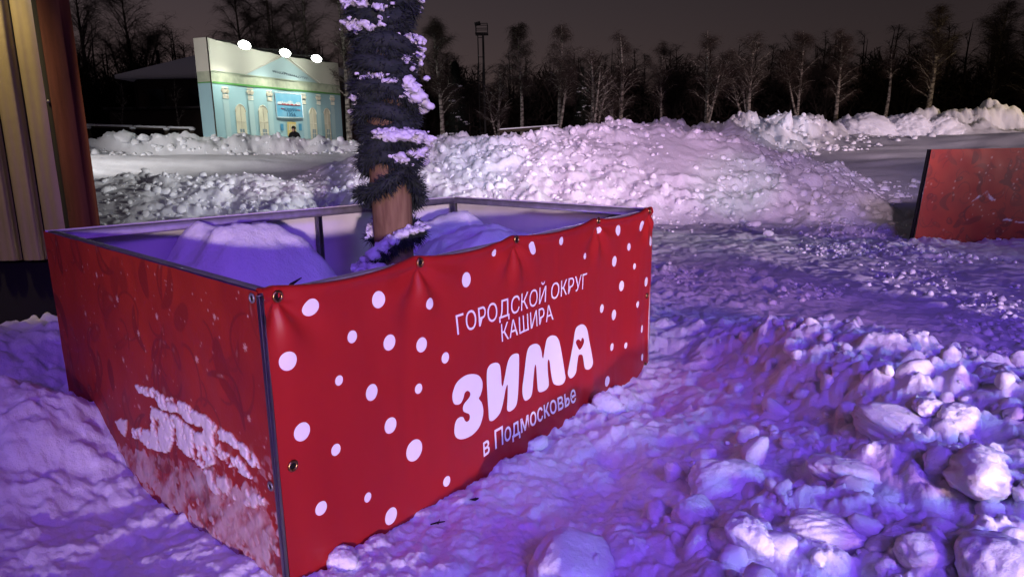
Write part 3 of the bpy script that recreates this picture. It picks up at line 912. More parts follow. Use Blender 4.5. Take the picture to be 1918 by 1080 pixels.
wear = fbm(S * 22, Zz * 22, 4, 631, .65); strk = fbm(S * 5 - Zz * 4, (S * .9 + Zz) * 16, 4, 641, .6)
for pl, amt in ((P1, 1), (P3, .9), (P4, .8), (P5, .8)):
    m_ = inpoly(S + wu, Zz + wv, cv(pl)); snow = np.maximum(snow, np.where(m_, amt * .9 * smooth(-.55, -.05, wear + .5 * fbm(S * 7, Zz * 7, 3, 655)), 0))
m_ = inpoly(S + 2.2 * wu, Zz + 2.2 * wv, cv(P2))
snow = np.maximum(snow, np.where(m_, .46 * smooth(-.75, .85, wear * .35 + 1.1 * strk + 1.1 * fbm(S * 3, Zz * 3, 3, 651)), 0))
scr = cv([(770, 540), (930, 930)]); (sa, za), (sb, zb) = scr
tt = np.clip(((S - sa) * (sb - sa) + (Zz - za) * (zb - za)) / ((sb - sa) ** 2 + (zb - za) ** 2), 0, 1)
dsc = np.hypot(S - sa - tt * (sb - sa) + .03 * np.sin(tt * 3), Zz - za - tt * (zb - za)) + wu * .5
snow = snow * smooth(.006, .016, dsc)
snow = np.maximum(snow, .45 * smooth(.16, .36, fbm(S * 30, Zz * 30, 3, 661) + .25 * smooth(.35, .0, Zz)) * smooth(.5, .1, Zz + .3 * S - .2))
dsp = .006 * fbm(S * 3, Zz * 2, 3, 501) + .004 * fbm(S * 8, Zz * 5, 2, 507) + .011 * snow * (1 + .5 * wear) + .016
e_ = nAD
P = np.stack([A[0] + eAD[0] * S + e_[0] * dsp, A[1] + eAD[1] * S + e_[1] * dsp, Zz], -1)
leftb = obj('side_banner', P.reshape(-1, 3), grid_faces(nu, nv)[:, ::-1], M_PRINTED, planter, True)
set_attr(leftb, 'ink', ink); set_attr(leftb, 'mark', mark); set_attr(leftb, 'snow', snow)
leftb['label'] = 'faded printed side banner with snow stuck on it'
for px, py in [(484, 556), (519, 906)]:
    s, z = pix_AD(px, py); c0 = A + eAD * max(s, .02) + e_ * .022; c0 = np.array([c0[0], c0[1], z]); mb = MB(); a = np.linspace(0, 2 * PI, 17)
    ring = [c0 + .013 * (math.cos(t) * eAD + math.sin(t) * np.array([0, 0, 1])) for t in a]
    mb.tube(ring, .004, 6, False); mb.add([c0] + ring[:-1], None, [[0, 1 + k, 1 + (k + 1) % 16] for k in range(16)], 1)
    mb.build('eyelet', [M_STEEL, M_HOLE], leftb, True)


def simple_wall(name, P, Q, inward, mat_out, mat_in):
    """back and right banners: red outside, white inside, slightly slack"""
    e, L = wall_frame(P, Q); n = np.array([e[1], -e[0], 0]); n = n if np.dot(n, inward) > 0 else -n
    s_ = np.linspace(0, L, 90); v_ = np.linspace(0, 1, 40); S_, V_ = np.meshgrid(s_, v_, indexing='ij')
    zt = P[2] + (Q[2] - P[2]) * S_ / L; zz = zt + (BASE - zt) * V_
    out = []
    for o_ in (-.030, -.024):
        d = o_ + .004 * fbm(S_ * 4, V_ * 2, 3, 701)
        out.append(np.stack([P[0] + e[0] * S_ + n[0] * d, P[1] + e[1] * S_ + n[1] * d, zz], -1))
    V2 = np.concatenate([out[0].reshape(-1, 3), out[1].reshape(-1, 3)])
    f = grid_faces(90, 40); N = 3600; top = np.arange(89) * 40
    rim = np.stack([top, top + 40, top + 40 + N, top + N], -1)
    Fa = np.concatenate([f, f + N, rim]); mi = np.concatenate([np.zeros(len(f)), np.ones(len(f)), np.zeros(len(rim))])
    return obj(name, V2, Fa, [mat_out, mat_in], planter, True, mi)


inw = ctr - Cc; inw[2] = 0
simple_wall('back_banner', Dd, Cc, np.array([eAB[1] * 1.0, -eAB[0], 0]) * 1, M_RED, M_BACK)
simple_wall('end_banner', B, Cc, -eAB, M_RED, M_BACK)


def rail(P, Q, inward, w=.045, h=.04, drop=.006):
    e, L = wall_frame(P, Q); n = np.array([e[1], -e[0], 0]); n = n if np.dot(n, inward) > 0 else -n
    a = P + n * (w / 2 + .002); b = Q + n * (w / 2 + .002)
    mb = MB(); mb.bar(a - [0, 0, h / 2 + drop], b - [0, 0, h / 2 + drop], w, h); return mb.build('top_rail', M_STEEL, planter)


inAB, inAD, inDC, inBC = -nAB, -nAD, nAB, -eAB
rail(A + eAB * .01, B, inAB, .035, .03, .012); rail(A + eAD * .03, Dd, inAD, .04, .035, .002); rail(Dd, Cc, inDC, .06, .05); rail(B, Cc, inBC, .05, .045)
for P_, off in [(A, eAB * .03 + eAD * .03), (B, -eAB * .035 + inAB * .035), (Cc, -eAB * .05 + inDC * .05), (Dd, eAB * .05 - eAD * .05)]:
    q = P_ + off; mb = MB(); mb.bar((q[0], q[1], BASE), (q[0], q[1], P_[2] - .05), .045, .045, up=(eAB[0], eAB[1], 0)); mb.build('frame_post', M_STEEL, planter)
eDC, LDC = wall_frame(Dd, Cc)
for f in (.535,):
    q = Dd + (Cc - Dd) * f + nAB * .03; mb = MB(); mb.bar((q[0], q[1], BASE), (q[0], q[1], q[2] - .056), .04, .04, up=(eAB[0], eAB[1], 0)); mb.build('frame_post', M_STEEL, planter)
q0 = Dd + nAB * .006; q1 = Cc + nAB * .006
mb = MB(); mb.bar(q0 - [0, 0, .62], q1 - [0, 0, .62], .03, .03); mb.build('middle_rail', M_STEEL, planter)
# metal corner strip at the near corner
mb = MB(); c_ = A + nAD * .012 + nAB * .006
mb.bar((c_[0], c_[1], BASE), (c_[0], c_[1], A[2] - .01), .016, .016, up=(eAB[0], eAB[1], 0)); mb.build('corner_strip', M_STEEL, planter)

# ------------------------------------------------------------------ snow inside the planter
def drift(name, label, fn, seed, cuts=110):
    s_ = np.linspace(.045, LAB - .06, cuts); t_ = np.linspace(.05, 1.90, cuts)
    S_, T_ = np.meshgrid(s_, t_, indexing='ij')
    h = fn(S_, T_)
    # follow the slightly skewed plan
    u = S_ / LAB; w_ = T_ / 1.95
    P00, P10, P11, P01 = A[:2], B[:2], Cc[:2], Dd[:2]
    X_ = (P00[None, None] * ((1 - u) * (1 - w_))[..., None] + P10 * (u * (1 - w_))[..., None] + P11 * (u * w_)[..., None] + P01 * ((1 - u) * w_)[..., None])
    z = h + .06 * fbm(S_ * 4, T_ * 4, 4, seed) + .014 * fbm(S_ * 26, T_ * 26, 3, seed + 9) + .02 * blocks(S_, T_, .16, seed + 20, .25) * smooth(.7, 1, h)
    V_ = np.concatenate([X_, z[..., None]], -1).reshape(-1, 3)
    o = obj(name, V_, grid_faces(cuts, cuts), M_SNOW, None, True, loc=(ctr[0], ctr[1], 0))
    tag(o, label, 'snow'); return o


def box_uv(P):
    """plan point -> (s, t) of the drift grid, by search"""
    best = None
    for u in np.linspace(0, 1, 81):
        for w_ in np.linspace(0, 1, 81):
            q = A[:2] * (1 - u) * (1 - w_) + B[:2] * u * (1 - w_) + Cc[:2] * u * w_ + Dd[:2] * (1 - u) * w_
            d = np.hypot(*(q - P[:2]))
            if best is None or d < best[0]: best = (d, u * LAB, w_ * 1.95)
    return best[1:]


POLE = at_y(738, 460, 4.05)
h1 = box_uv(at_z(452, 440, 1.07)); h1b = box_uv(at_z(385, 478, .98)); h2 = box_uv(at_z(835, 412, 1.03)); h2b = box_uv(at_z(905, 432, 1.0)); hp = box_uv(POLE)


def inside(S_, T_):
    g = lambda c, a, b, h: h * np.exp(-(np.abs((S_ - c[0]) / a) ** 3.4 + np.abs((T_ - c[1]) / b) ** 3.4) - .18 * fbm(S_ * 3, T_ * 3, 3, 811))
    z = .52 + np.maximum.reduce([g(h1, .50, .54, .60), g(h1b, .34, .34, .45), g((.45, .1), .7, .36, .44), g(h2, .50, .36, .53), g(h2b, .62, .5, .50)])
    z = z - .10 * np.exp(-(((S_ - hp[0]) / .3) ** 2 + ((T_ - hp[1]) / .3) ** 2))
    return z


drift('snow_drift', 'smooth heaped snow filling the inside of the red planter', inside, 801)

# ------------------------------------------------------------------ pole and garland
pole_top = at_y(735, -140, 4.05)
pz = np.linspace(.3, pole_top[2], 60); ax_dx = at_y(714, 0, 4.05)[0] - at_y(738, 460, 4.05)[0]; z_a, z_b = at_y(738, 460, 4.05)[2], at_y(714, 0, 4.05)[2]
def pole_c(z): return np.stack([POLE[0] + 0 * z + (ax_dx) * (z - z_a) / (z_b - z_a), POLE[1] + 0 * z, z], -1)
mb = MB(); mb.tube(pole_c(pz), .118 + .004 * np.sin(pz * 5), 40)
o = mb.build('wooden_pole', M_BARK, None, True, loc=tuple(pole_c(np.array([.3]))[0]))
tag(o, 'thick round bare wooden log standing in the planter, wound with dark garland', 'pole')
M_ = o

garl = empty('spruce_garland', tuple(pole_c(np.array([.85]))[0]), 'dark tinsel spruce garland wound thickly round the log, dusted with snow', 'garland')


def strand(fn, n):
    t = np.linspace(0, 1, n); return fn(t)


def helix(z0, z1, turns, r, ph, wob=.02):
    def f(t):
        z = z0 + (z1 - z0) * t; a = ph + turns * 2 * PI * t; c = pole_c(z)
        rr = r + wob * np.sin(t * turns * 4.1 + ph) ; c[:, 0] += rr * np.cos(a); c[:, 1] += rr * np.sin(a); c[:, 2] += .03 * np.sin(a * 1.7 + ph)
        return c
    return f


z_lo = at_y(740, 318, 4.05)[2]
# (curve, sample count, core radius, needle length, needles, snow share)
STR = [
    (helix(z_lo, 2.75, 15, .126, .4, .02), 700, .048, .055, 19000, .46),
    (helix(z_lo + .03, 2.75, -5.0, .146, 2.0, .028), 420, .036, .056, 7500, .63),
    (helix(.90, z_lo + .06, 1.45, .152, -2.75, .012), 160, .032, .060, 3600, .58),
    (helix(1.02, z_lo + .04, -.62, .148, -3.5, .010), 90, .028, .060, 2000, .5),
    (helix(.80, .86, 1.5, .185, .3, .015), 120, .040, .055, 2200, .85),
]
rng = np.random.default_rng(77)
core = MB(); nee_v, nee_t, nn = [], [], 0
smb = MB()
for si, (fn, n, cr, nl, cnt, share) in enumerate(STR):
    pts = strand(fn, n)
    core.tube(pts, cr, 7)
    tan = np.gradient(pts, axis=0); tan /= np.linalg.norm(tan, axis=1, keepdims=True)
    k = rng.integers(0, n, cnt)
    d = rng.normal(size=(cnt, 3)); d -= (d * tan[k]).sum(1)[:, None] * tan[k]; d /= np.linalg.norm(d, axis=1, keepdims=True)
    axis = pole_c(pts[k, 2]); outw = pts[k] - axis; outw[:, 2] = 0; outw /= np.linalg.norm(outw, axis=1, keepdims=True)
    dr = d + .55 * outw + .5 * tan[k] * rng.choice([-1, 1], (cnt, 1)) + rng.normal(size=(cnt, 3)) * .2; dr[:, 2] -= .25
    dr /= np.linalg.norm(dr, axis=1, keepdims=True)
    ln = nl * rng.uniform(.55, 1.25, cnt)[:, None]
    a = pts[k] + d * cr * .7
    sd = np.cross(dr, rng.normal(size=(cnt, 3))); sd /= np.linalg.norm(sd, axis=1, keepdims=True)
    w_ = rng.uniform(.0016, .0030, cnt)[:, None]
    mid = a + dr * ln * .5; mid[:, 2] -= .002; tip = a + dr * ln; tip[:, 2] -= .008
    vv_ = np.stack([a - sd * w_, a + sd * w_, mid + sd * w_, mid - sd * w_, tip], 1).reshape(-1, 3)
    b = nn + np.arange(cnt) * 5
    nee_v.append(vv_); nee_t.append(np.concatenate([np.stack([b, b + 1, b + 2], 1), np.stack([b, b + 2, b + 3], 1), np.stack([b + 3, b + 2, b + 4], 1)])); nn += cnt * 5
    # snow lying on the garland in patches
    m = np.clip(fbm(np.arange(n) * .045 + si * 10, np.full(n, si * 3.3), 3, 900 + si) + (share - .5), -1, 1)
    V0, T0 = ICO[2]
    for q in range(0, n):
        if m[q] < .03: continue
        for _ in range(5 if si < 2 else 6):
            u = rng.normal(size=3) * np.array([.024, .024, .010]) * (1.4 if si < 2 else .75)
            s_ = rng.uniform(.010, .022) * min(1.3, .6 + m[q] * 2) * (1 if si < 2 else .8)
            ax = pole_c(pts[q:q + 1, 2])[0]; ow = pts[q] - ax; ow[2] = 0; ow /= np.linalg.norm(ow)
            s_ *= rng.uniform(.6, 1.35); P_ = V0 * (1 + .18 * rng.normal(size=(len(V0), 1)) * .5) * s_ * np.array([1.35, 1.35, .85])
            smb.add(P_ + pts[q] + u + ow * rng.uniform(-.01, .032) * (1 if si < 2 else .6) + [0, 0, cr * .85 + .004], None, T0)
core.build('garland_core', M_NEEDLE, garl, True)
obj('needles', np.concatenate(nee_v), [np.concatenate(nee_t)], M_NEEDLE, garl)
dust = smb.build('snow_dusting', M_FROST, garl, True)
rm = dust.modifiers.new('fuse', 'REMESH'); rm.mode = 'VOXEL'; rm.voxel_size = .0075; sm_ = dust.modifiers.new('soft', 'SMOOTH'); sm_.iterations = 7
bpy.context.view_layer.update()
me2 = bpy.data.meshes.new_from_object(dust.evaluated_get(bpy.context.evaluated_depsgraph_get())); old_ = dust.data; dust.modifiers.clear(); dust.data = me2; bpy.data.meshes.remove(old_)
co = np.empty(len(me2.vertices) * 3, np.float32); me2.vertices.foreach_get('co', co); co = co.reshape(-1, 3); nr_ = np.empty_like(co).ravel(); me2.vertices.foreach_get('normal', nr_); nr_ = nr_.reshape(-1, 3)
co = co + nr_ * (.009 * n3(co * 26.0, 3) + .006 * n3(co * 70.0, 9))[:, None]; me2.vertices.foreach_set('co', co.ravel().astype(np.float32)); me2.update()
me2.polygons.foreach_set('use_smooth', np.ones(len(me2.polygons), bool))
if not me2.materials: me2.materials.append(M_FROST)

# ------------------------------------------------------------------ shed at the left
WY = 5.15
p_post = at_y(154, 420, WY - .03)
shed = empty('metal_shed', (p_post[0] - 1.2, WY, 0), 'shed clad in tan profiled metal sheet with dark base and red brown corner post', 'shed')
zc0 = at_y(40, 489, WY)[2]
xr = at_y(118, 400, WY + .05)[0]
prof = []
x = xr
while x > xr - 3.6:
    prof += [(x, 0), (x - .028, -.010), (x - .062, -.012), (x - .078, -.004), (x - .094, -.012), (x - .130, -.010), (x - .158, 0), (x - .166, .026), (x - .186, .026), (x - .196, 0)]; x -= .196
prof = np.array(prof); zs_ = np.linspace(zc0, 3.6, 40)
Px, Pz = np.meshgrid(prof[:, 0], zs_, indexing='ij'); Py = WY + .05 + np.repeat(prof[:, 1][:, None] * 1.6, 40, 1) + .006 * fbm(Px * 3, Pz * 1.2, 3, 950)
obj('profiled_sheet', np.stack([Px, Py, Pz], -1).reshape(-1, 3), grid_faces(len(prof), 40), M_SHEET, shed)
for i_ in range(0, len(prof) - 10, 10):
    mb = MB(); xa = prof[i_ + 6, 0] + .001
    mb.bar((xa - .019, WY + .080, zc0 + .002), (xa - .019, WY + .080, 3.598), .020, .012, up=(0, 1, 0)); mb.build('groove_strip', M_DARK, shed)  # black strip laid along each groove
mb = MB(); mb.box(((xr - 3.6 + xr + .05) / 2, WY + .35, zc0 / 2 - .15), (3.7, .5, zc0 + .3)); mb.build('under_void', M_DARK, shed)  # black box stands for the dark void under the sheet
mb = MB(); mb.box((xr + .035, WY + .10, 1.8), (.085, .1, 3.8)); mb.build('gap_shade', M_DARK, shed)  # black strip paints the shadowed gap between sheet and post
mb = MB(); mb.box((p_post[0], WY, 1.8), (.165, .13, 4.0), bev=.008); mb.build('corner_post', M_STAIN, shed)
mb = MB(); mb.bar((p_post[0] - .06, WY + .1, 1.75), (p_post[0] - 2.3, WY + 2.5, 1.75), .08, 3.9); mb.build('side_wall', M_DARK, shed)
mb = MB(); mb.box((xr - 1.9, WY + .2, 3.85), (4.0, 1.3, .12)); mb.build('roof', M_DARK, shed)
for px, py in [(90, 190), (4, 190), (88, 272)]:
    q = at_y(px, py, WY + .04); mb = MB(); D_, T_ = ICO[2]; mb.add(D_ * [.012, .006, .012] + q, None, T_); mb.build('screw', M_STEEL, shed, True)

# ------------------------------------------------------------------ red board at the right
Rtl = at_y(1745, 280, 10.6); Rbl = at_y(1725, 432, 10.45)
rb = empty('red_board', (Rtl[0] + 1.4, 10.6, 0), 'dark red printed panel standing in snow beyond the trampled yard, cut by the frame', 'panel')
xl, xrr = Rtl[0], Rtl[0] + 3.0
nu, nv = 300, 140
S, Vv = np.meshgrid(np.linspace(0, 3.0, nu), np.linspace(0, 1, nv), indexing='ij')
zt = Rtl[2]; zb = -.15; Zz = zt + (zb - zt) * Vv
lean = (Rtl[0] - Rbl[0]) / (Rtl[2] - Rbl[2])
ink, mark = stamp_print(S, Zz - zb, np.random.default_rng(31), 3.0, zt - zb, 130, [], 110, (.006, .016))
snow = np.zeros(S.shape)
pl = lambda l: [(at_plane(a, b, (0, 10.6, 0), (0, 1, 0))[0] - xl, at_plane(a, b, (0, 10.6, 0), (0, 1, 0))[2]) for a, b in l]
w1 = .02 * fbm(S * 9, Zz * 9, 3, 971)
for p_ in (pl([(1828, 378), (1848, 360), (1857, 356), (1862, 366), (1872, 374), (1866, 377), (1857, 370), (1852, 362), (1840, 373)]), pl([(1888, 411), (1896, 408), (1918, 414), (1940, 416), (1940, 420), (1900, 413)])):
    snow = np.maximum(snow, .5 * inpoly(S + w1 * .5, Zz + w1 * .5, p_) * smooth(-.3, .3, fbm(S * 14, Zz * 14, 3, 977) + .1))
red = obj('printed_sheet', np.stack([xl + S + (Zz - zt) * lean, 10.6 + 0 * S + .01 * fbm(S * 3, Zz * 3, 2, 981) - (zt - Zz) * .02, Zz], -1).reshape(-1, 3), grid_faces(nu, nv)[:, ::-1], M_PRINTED, rb, True)
set_attr(red, 'ink', np.clip(ink * 1.1 + .12, 0, 1)); set_attr(red, 'mark', mark * .75); set_attr(red, 'snow', snow)
mb = MB()
mb.bar((xl - .01 + (zb - zt) * lean, 10.64, zb), (xl - .01, 10.64, zt), .04, .05, up=(0, 1, 0)); mb.bar((xl, 10.645, zt - .02), (xrr, 10.645, zt - .02), .05, .04)
mb.build('frame', M_DARK, rb)

# ------------------------------------------------------------------ painted canvas facade on the left
FL = at_y(387, 70, 34.0); FR = at_z(632, 118, FL[2])
eF, LF = wall_frame(FL, FR); nF = np.array([eF[1], -eF[0], 0]); nF = nF if np.dot(nF, EYE - FL) > 0 else -nF
zF = gz(FL[0], FL[1]) - .3
fac = empty('canvas_facade', tuple((FL + FR) / 2 * [1, 1, 0] + [0, 0, zF]), 'tall floodlit canvas screen printed as a pale blue palace front, behind the snow bank', 'screen building')
SCF = 1597 / 340
fp = lambda x, y: (lambda P: (np.dot(P - FL, eF), P[2]))(at_plane(x / SCF + 340, y / SCF + 40, FL, nF))
f3 = lambda s, z, off: FL * [1, 1, 0] + eF * s + nF * off + np.array([0, 0, z])


def fpoly(name, loops, m, off, parent=None, dcs=1.5):
    V_, T = dice(curve_mesh([np.array(l) for l in loops]), dcs)
    return obj(name, np.array([f3(a, b, off + .0) for a, b in V_[:, :2]]), [T], m, parent or fac)


zg = lambda s: np.interp(s, [fp(270, 537)[0], fp(1390, 645)[0]], [fp(270, 537)[1], fp(1390, 645)[1]])
zu = lambda s: np.interp(s, [fp(270, 440)[0], fp(1390, 572)[0]], [fp(270, 440)[1], fp(1390, 572)[1]])
mb = MB(); mb.box(f3(LF / 2, (FL[2] + zF) / 2, -.12), (LF, .2, FL[2] - zF - .03), M=np.stack([eF, -nF, [0, 0, 1]], 1)); mb.build('frame', M_DARK, fac)
nsx = 80
sx = np.linspace(0, LF, nsx); topz = FL[2] - .16 * np.sin(PI * sx / LF) - .04 * np.abs(np.sin(sx * 2.1))
mb = MB()
for k in range(nsx - 1):
    s0, s1 = sx[k], sx[k + 1]; b = lambda s: .03 + .02 * math.sin(s * 1.9)
    mb.quad([f3(s0, zu(s0), b(s0)), f3(s1, zu(s1), b(s1)), f3(s1, topz[k + 1], b(s1)), f3(s0, topz[k], b(s0))], 0)
    mb.quad([f3(s0, zg(s0), b(s0)), f3(s1, zg(s1), b(s1)), f3(s1, zu(s1), b(s1)), f3(s0, zu(s0), b(s0))], 1)
    mb.quad([f3(s0, zF, b(s0)), f3(s1, zF, b(s1)), f3(s1, zg(s1), b(s1)), f3(s0, zg(s0), b(s0))], 2)
sheet = mb.build('front_canvas', [M_PCREAM, M_PFRIEZE, M_PBLUE], fac, True)
wS = .78; nS = -eF
g3 = lambda q, z, off: FL * [1, 1, 0] - nF * q + nS * off + np.array([0, 0, z])
mb = MB()
zg0, zu0 = zg(0), zu(0)
for z0, z1, m_ in ((zF, zg0 - .03, 2), (zg0 + .03, zu0, 1), (zu0, FL[2], 0), (zg0 - .03, zg0 + .03, 3)):
    mb.quad([g3(wS, z0, .03), g3(0, z0, .03), g3(0, z1, .03), g3(wS, z1, .03)], m_)
mb.build('side_canvas', [M_PCREAM, M_PFRIEZE, M_PBLUE, M_PGREEN], fac)
mb = MB(); mb.bar(g3(.0, zF, .05) + nF * .04, g3(0, FL[2] + .02, .05) + nF * .04, .05, .05, up=(0, 1, 0)); mb.build('laced_edge', M_OLDWOOD, fac)
line = lambda f, h: [[(0, f(0) - h / 2), (LF, f(LF) - h / 2), (LF, f(LF) + h / 2), (0, f(0) + h / 2)]]
fpoly('green_band', line(zg, .09), M_PGREEN, .075); fpoly('cornice_line', line(zu, .06), M_PLINE, .075)
fpoly('pediment', [[fp(560, 468), fp(885, 312), fp(1195, 548)]], M_PPED, .070)
for c, (a, b) in enumerate([((548, 464), (890, 292)), ((890, 292), (1210, 548))]):
    mb = MB(); p0 = f3(*fp(*a), .09); p1 = f3(*fp(*b), .09); mb.bar(p0, p1, .012, .09, up=(0, 0, 1)); mb.build('gable_edge', M_PCREAM, fac)
# curly script on the pediment that cannot be read in the photo
mb = MB()
for k in range(16):
    x0 = 790 + k * 20; y0 = 440 + k * 4.4
    t = np.linspace(0, 1, 14)
    pts = [f3(*fp(x0 + 16 * a + 5 * math.sin(a * 9 + k), y0 + 9 * math.sin(a * 11 + k * 1.7)), .085) for a in t]
    mb.tube(pts, .016, 4, False)
mb.build('script_line', M_PGREY, fac)
for (cx, cy0, cy1, w_) in [(380, 585, 690, 62), (600, 595, 705, 58), (768, 615, 712, 52), (1068, 642, 738, 44), (1197, 650, 742, 42), (1320, 660, 746, 40)]:
    s0, zt_ = fp(cx, cy1); s1 = fp(cx + w_ / 2, cy1)[0] - s0; zc_ = fp(cx, cy0)[1]
    pil = fpoly('pilaster', [[(s0 - s1 * .75, zF), (s0 + s1 * .75, zF), (s0 + s1 * .75, zt_), (s0 - s1 * .75, zt_)]], M_PBLUE2, .066)
    mb = MB(); hh = zc_ - zt_
    for sg in (-1, 1):
        t = np.linspace(0, 4.2 * PI, 34); r_ = s1 * .52 * (1 - t / (4.6 * PI))
        mb.tube([f3(s0 + sg * (s1 * .5) + r * math.cos(a) * sg, zc_ - hh * .32 + r * math.sin(a), .085) for a, r in zip(t, r_)], .028, 5)
    for f in (.62, .74, .86): mb.bar(f3(s0 - s1 * .8, zc_ - hh * f, .085), f3(s0 + s1 * .8, zc_ - hh * f, .085), .014, .05)
    mb.bar(f3(s0 - s1 * .9, zc_, .085), f3(s0 + s1 * .9, zc_, .085), .014, .06)
    mb.build('capital', M_PCAP, pil)
for (cx, cy, w_) in [(503, 733, 88), (703, 742, 78), (1142, 764, 62), (1268, 768, 54)]:
    s0, zt_ = fp(cx, cy); s1 = abs(fp(cx + w_ / 2, cy)[0] - s0); a = np.linspace(0, PI, 20)
    out = [(s0 + s1 * math.cos(t), zt_ - s1 + s1 * math.sin(t)) for t in a] + [(s0 - s1, zF + .2), (s0 + s1, zF + .2)]
    wn = fpoly('arched_window', [out], M_PWIN, .068)
    mb = MB()
    mb.tube([f3(a_ * 1.0, b_, .078) for a_, b_ in out[:-2]], .03, 4); mb.bar(f3(s0, zF + .25, .08), f3(s0, zt_ - .05, .08), .012, .03, up=tuple(nF))
    for f in (.30, .5, .7): z_ = zF + .2 + (zt_ - zF - .2) * f; mb.bar(f3(s0 - s1 * .9, z_, .08), f3(s0 + s1 * .9, z_, .08), .012, .028)
    mb.build('glazing_bars', M_PCAP, wn)
    zb_ = fp(cx, 965)[1] + .1; rl = fpoly('balustrade', [[(s0 - s1 * .45, zF + .2), (s0 + s1 * .45, zF + .2), (s0 + s1 * .45, zb_), (s0 - s1 * .45, zb_)]], M_PGREY, .084, wn)
sq = [fp(803, 625), fp(1040, 645), fp(1055, 850), fp(828, 845)]
sgn = fpoly('name_sign', [[sq[3], sq[2], sq[1], sq[0]]], M_SIGN, .10)
L4 = [np.array(q) for q in sq]
sqp = lambda u, v: tuple((L4[0] * (1 - u) + L4[1] * u) * (1 - v) + (L4[3] * (1 - u) + L4[2] * u) * v)
mb = MB()
for a, b in (((0, 0), (1, 0)), ((1, 0), (1, 1)), ((1, 1), (0, 1)), ((0, 1), (0, 0))): mb.bar(f3(*sqp(*a), .112), f3(*sqp(*b), .112), .014, .05, up=tuple(nF) if a[0] == b[0] else (0, 0, 1))
mb.build('border', M_SIGNW, sgn)
r2 = np.random.default_rng(5); us = np.linspace(.06, .94, 45)
cl = [(u, .46 - .10 * abs(math.sin(u * 9)) - .10 * r2.random() * math.sin(PI * u)) for u in us]
fpoly('white_skyline', [[sqp(*p) for p in [(.06, .47)] + cl + [(.94, .47)]]], M_SIGNW, .112, sgn)
mb = MB(); mb.bar(f3(*sqp(.08, .475), .125), f3(*sqp(.92, .475), .125), .012, .035); mb.bar(f3(*sqp(.28, .64), .125), f3(*sqp(.16, .63), .125), .012, .03); mb.bar(f3(*sqp(.78, .67), .125), f3(*sqp(.9, .68), .125), .012, .03)
for u in (.22, .3, .42, .55, .58, .72): mb.bar(f3(*sqp(u, .455), .127), f3(*sqp(u + .05, .455), .127), .012, .05)
mb.build('dark_lines', M_SIGNR, sgn)
mb = MB()
for txt, u0, u1, v0, v1 in (('КАШИРА', .29, .77, .745, .585), ('1356', .37, .70, .945, .79)):
    V_, T = dice(text_mesh(txt, .012, 2), .3); x0, x1 = V_[:, 0].min(), V_[:, 0].max()
    mb.add(np.array([f3(*sqp(u0 + (u1 - u0) * (a - x0) / (x1 - x0), v0 + (v1 - v0) * b / .729), .125) for a, b in V_[:, :2]]), None, T)
mb.build('lettering', M_SIGND, sgn)
dr = fpoly('door', [[fp(925, 1010), fp(1003, 1010), fp(998, 888), fp(920, 884)]], M_PDOOR, .07)
for k in range(4):
    x_ = 933 + k * 17; fpoly('door_panel', [[fp(x_, 960), fp(x_ + 9, 960), fp(x_ + 8, 905), fp(x_ - 1, 904)]], M_PWIN, .085, dr)
for x_ in (860, 1020): fpoly('blue_notice', [[fp(x_ + 5, 962), fp(x_ + 30, 962), fp(x_ + 27, 902), fp(x_, 901)]], M_PNOTE, .07)
# black ties down the laced edge
# floodlights
FLOODS = []
for k, (x_, y_, lb) in enumerate([(555, 205, 'floodlight nearest the side canvas, leftmost of the three on the facade top'), (912, 275, 'middle floodlight of three on the facade top, above the pediment point'), (1188, 325, 'rightmost of the three floodlights, with bright glare on the canvas below')]):
    s0, z0 = fp(x_, y_)
    c = at_plane(x_ / SCF + 340, y_ / SCF + 40, FL + nF * 1.7, nF); base = f3(np.dot(c - FL, eF), FL[2] - .05, .04)
    fl = empty('floodlight', tuple(c), lb, 'floodlight', 'floodlights on the facade top')
    mb = MB(); mb.bar(base, c + [0, 0, .12], .05, .05); mb.bar(c + [0, 0, .14], c, .05, .05, up=tuple(eF)); mb.build('bracket', M_HOUS, fl)
    dn = (-nF * .36 + np.array([0, 0, -1.0])); dn /= np.linalg.norm(dn); xx = np.cross(eF, dn)
    Mx = np.stack([eF, xx, dn], 1)
    mb = MB(); mb.box(c - dn * .06, (.46, .34, .12), M=Mx); mb.build('housing', M_HOUS, fl)
    D_, T_ = ICO[3]
    mb = MB(); mb.add((D_ * [.30, .26, .19]) @ Mx.T + c + dn * .02, None, T_); mb.build('lens', M_LAMP, fl, True)  # lens enlarged to the size of the lamp's glow
    FLOODS.append((c, dn))

# ------------------------------------------------------------------ house, fence, mast and person in the distance
hx0 = at_y(214, 139, 52)[0]; he = at_y(250, 140, 52)[2]; hr = at_y(345, 96, 56)[2]; hx1 = hx0 + 17; hg = gz(hx0 + 5, 52) - .3
house = empty('old_house', (hx0 + 8, 55, hg), 'dark old house under a snow covered hip roof, left of the facade', 'house')
mb = MB(); mb.box((hx0 + 8.6, 56.2, (hg + he) / 2), (15.6, 7, he - hg - .1)); mb.build('wall', M_HOUSE, house)
r0 = np.array([[hx0, 52, he], [hx1, 52, he], [hx1, 60.5, he], [hx0, 60.5, he], [hx0 + 5.6, 56.2, hr], [hx1 - 4.5, 56.2, hr]])
lo = r0 - [0, 0, .25]
mb = MB(); mb.add(np.vstack([r0, lo]), [[0, 1, 5, 4], [2, 3, 4, 5], [0, 6, 7, 1], [1, 7, 8, 2], [2, 8, 9, 3], [3, 9, 6, 0]], [[3, 0, 4], [1, 2, 5], [6, 9, 8], [6, 8, 7]]); rf = mb.build('roof', M_SNOW, house)
mb = MB(); q = at_y(296, 110, 54.5); mb.box(q, (.18, .18, 1.2)); mb.build('chimney', M_DARK, rf)
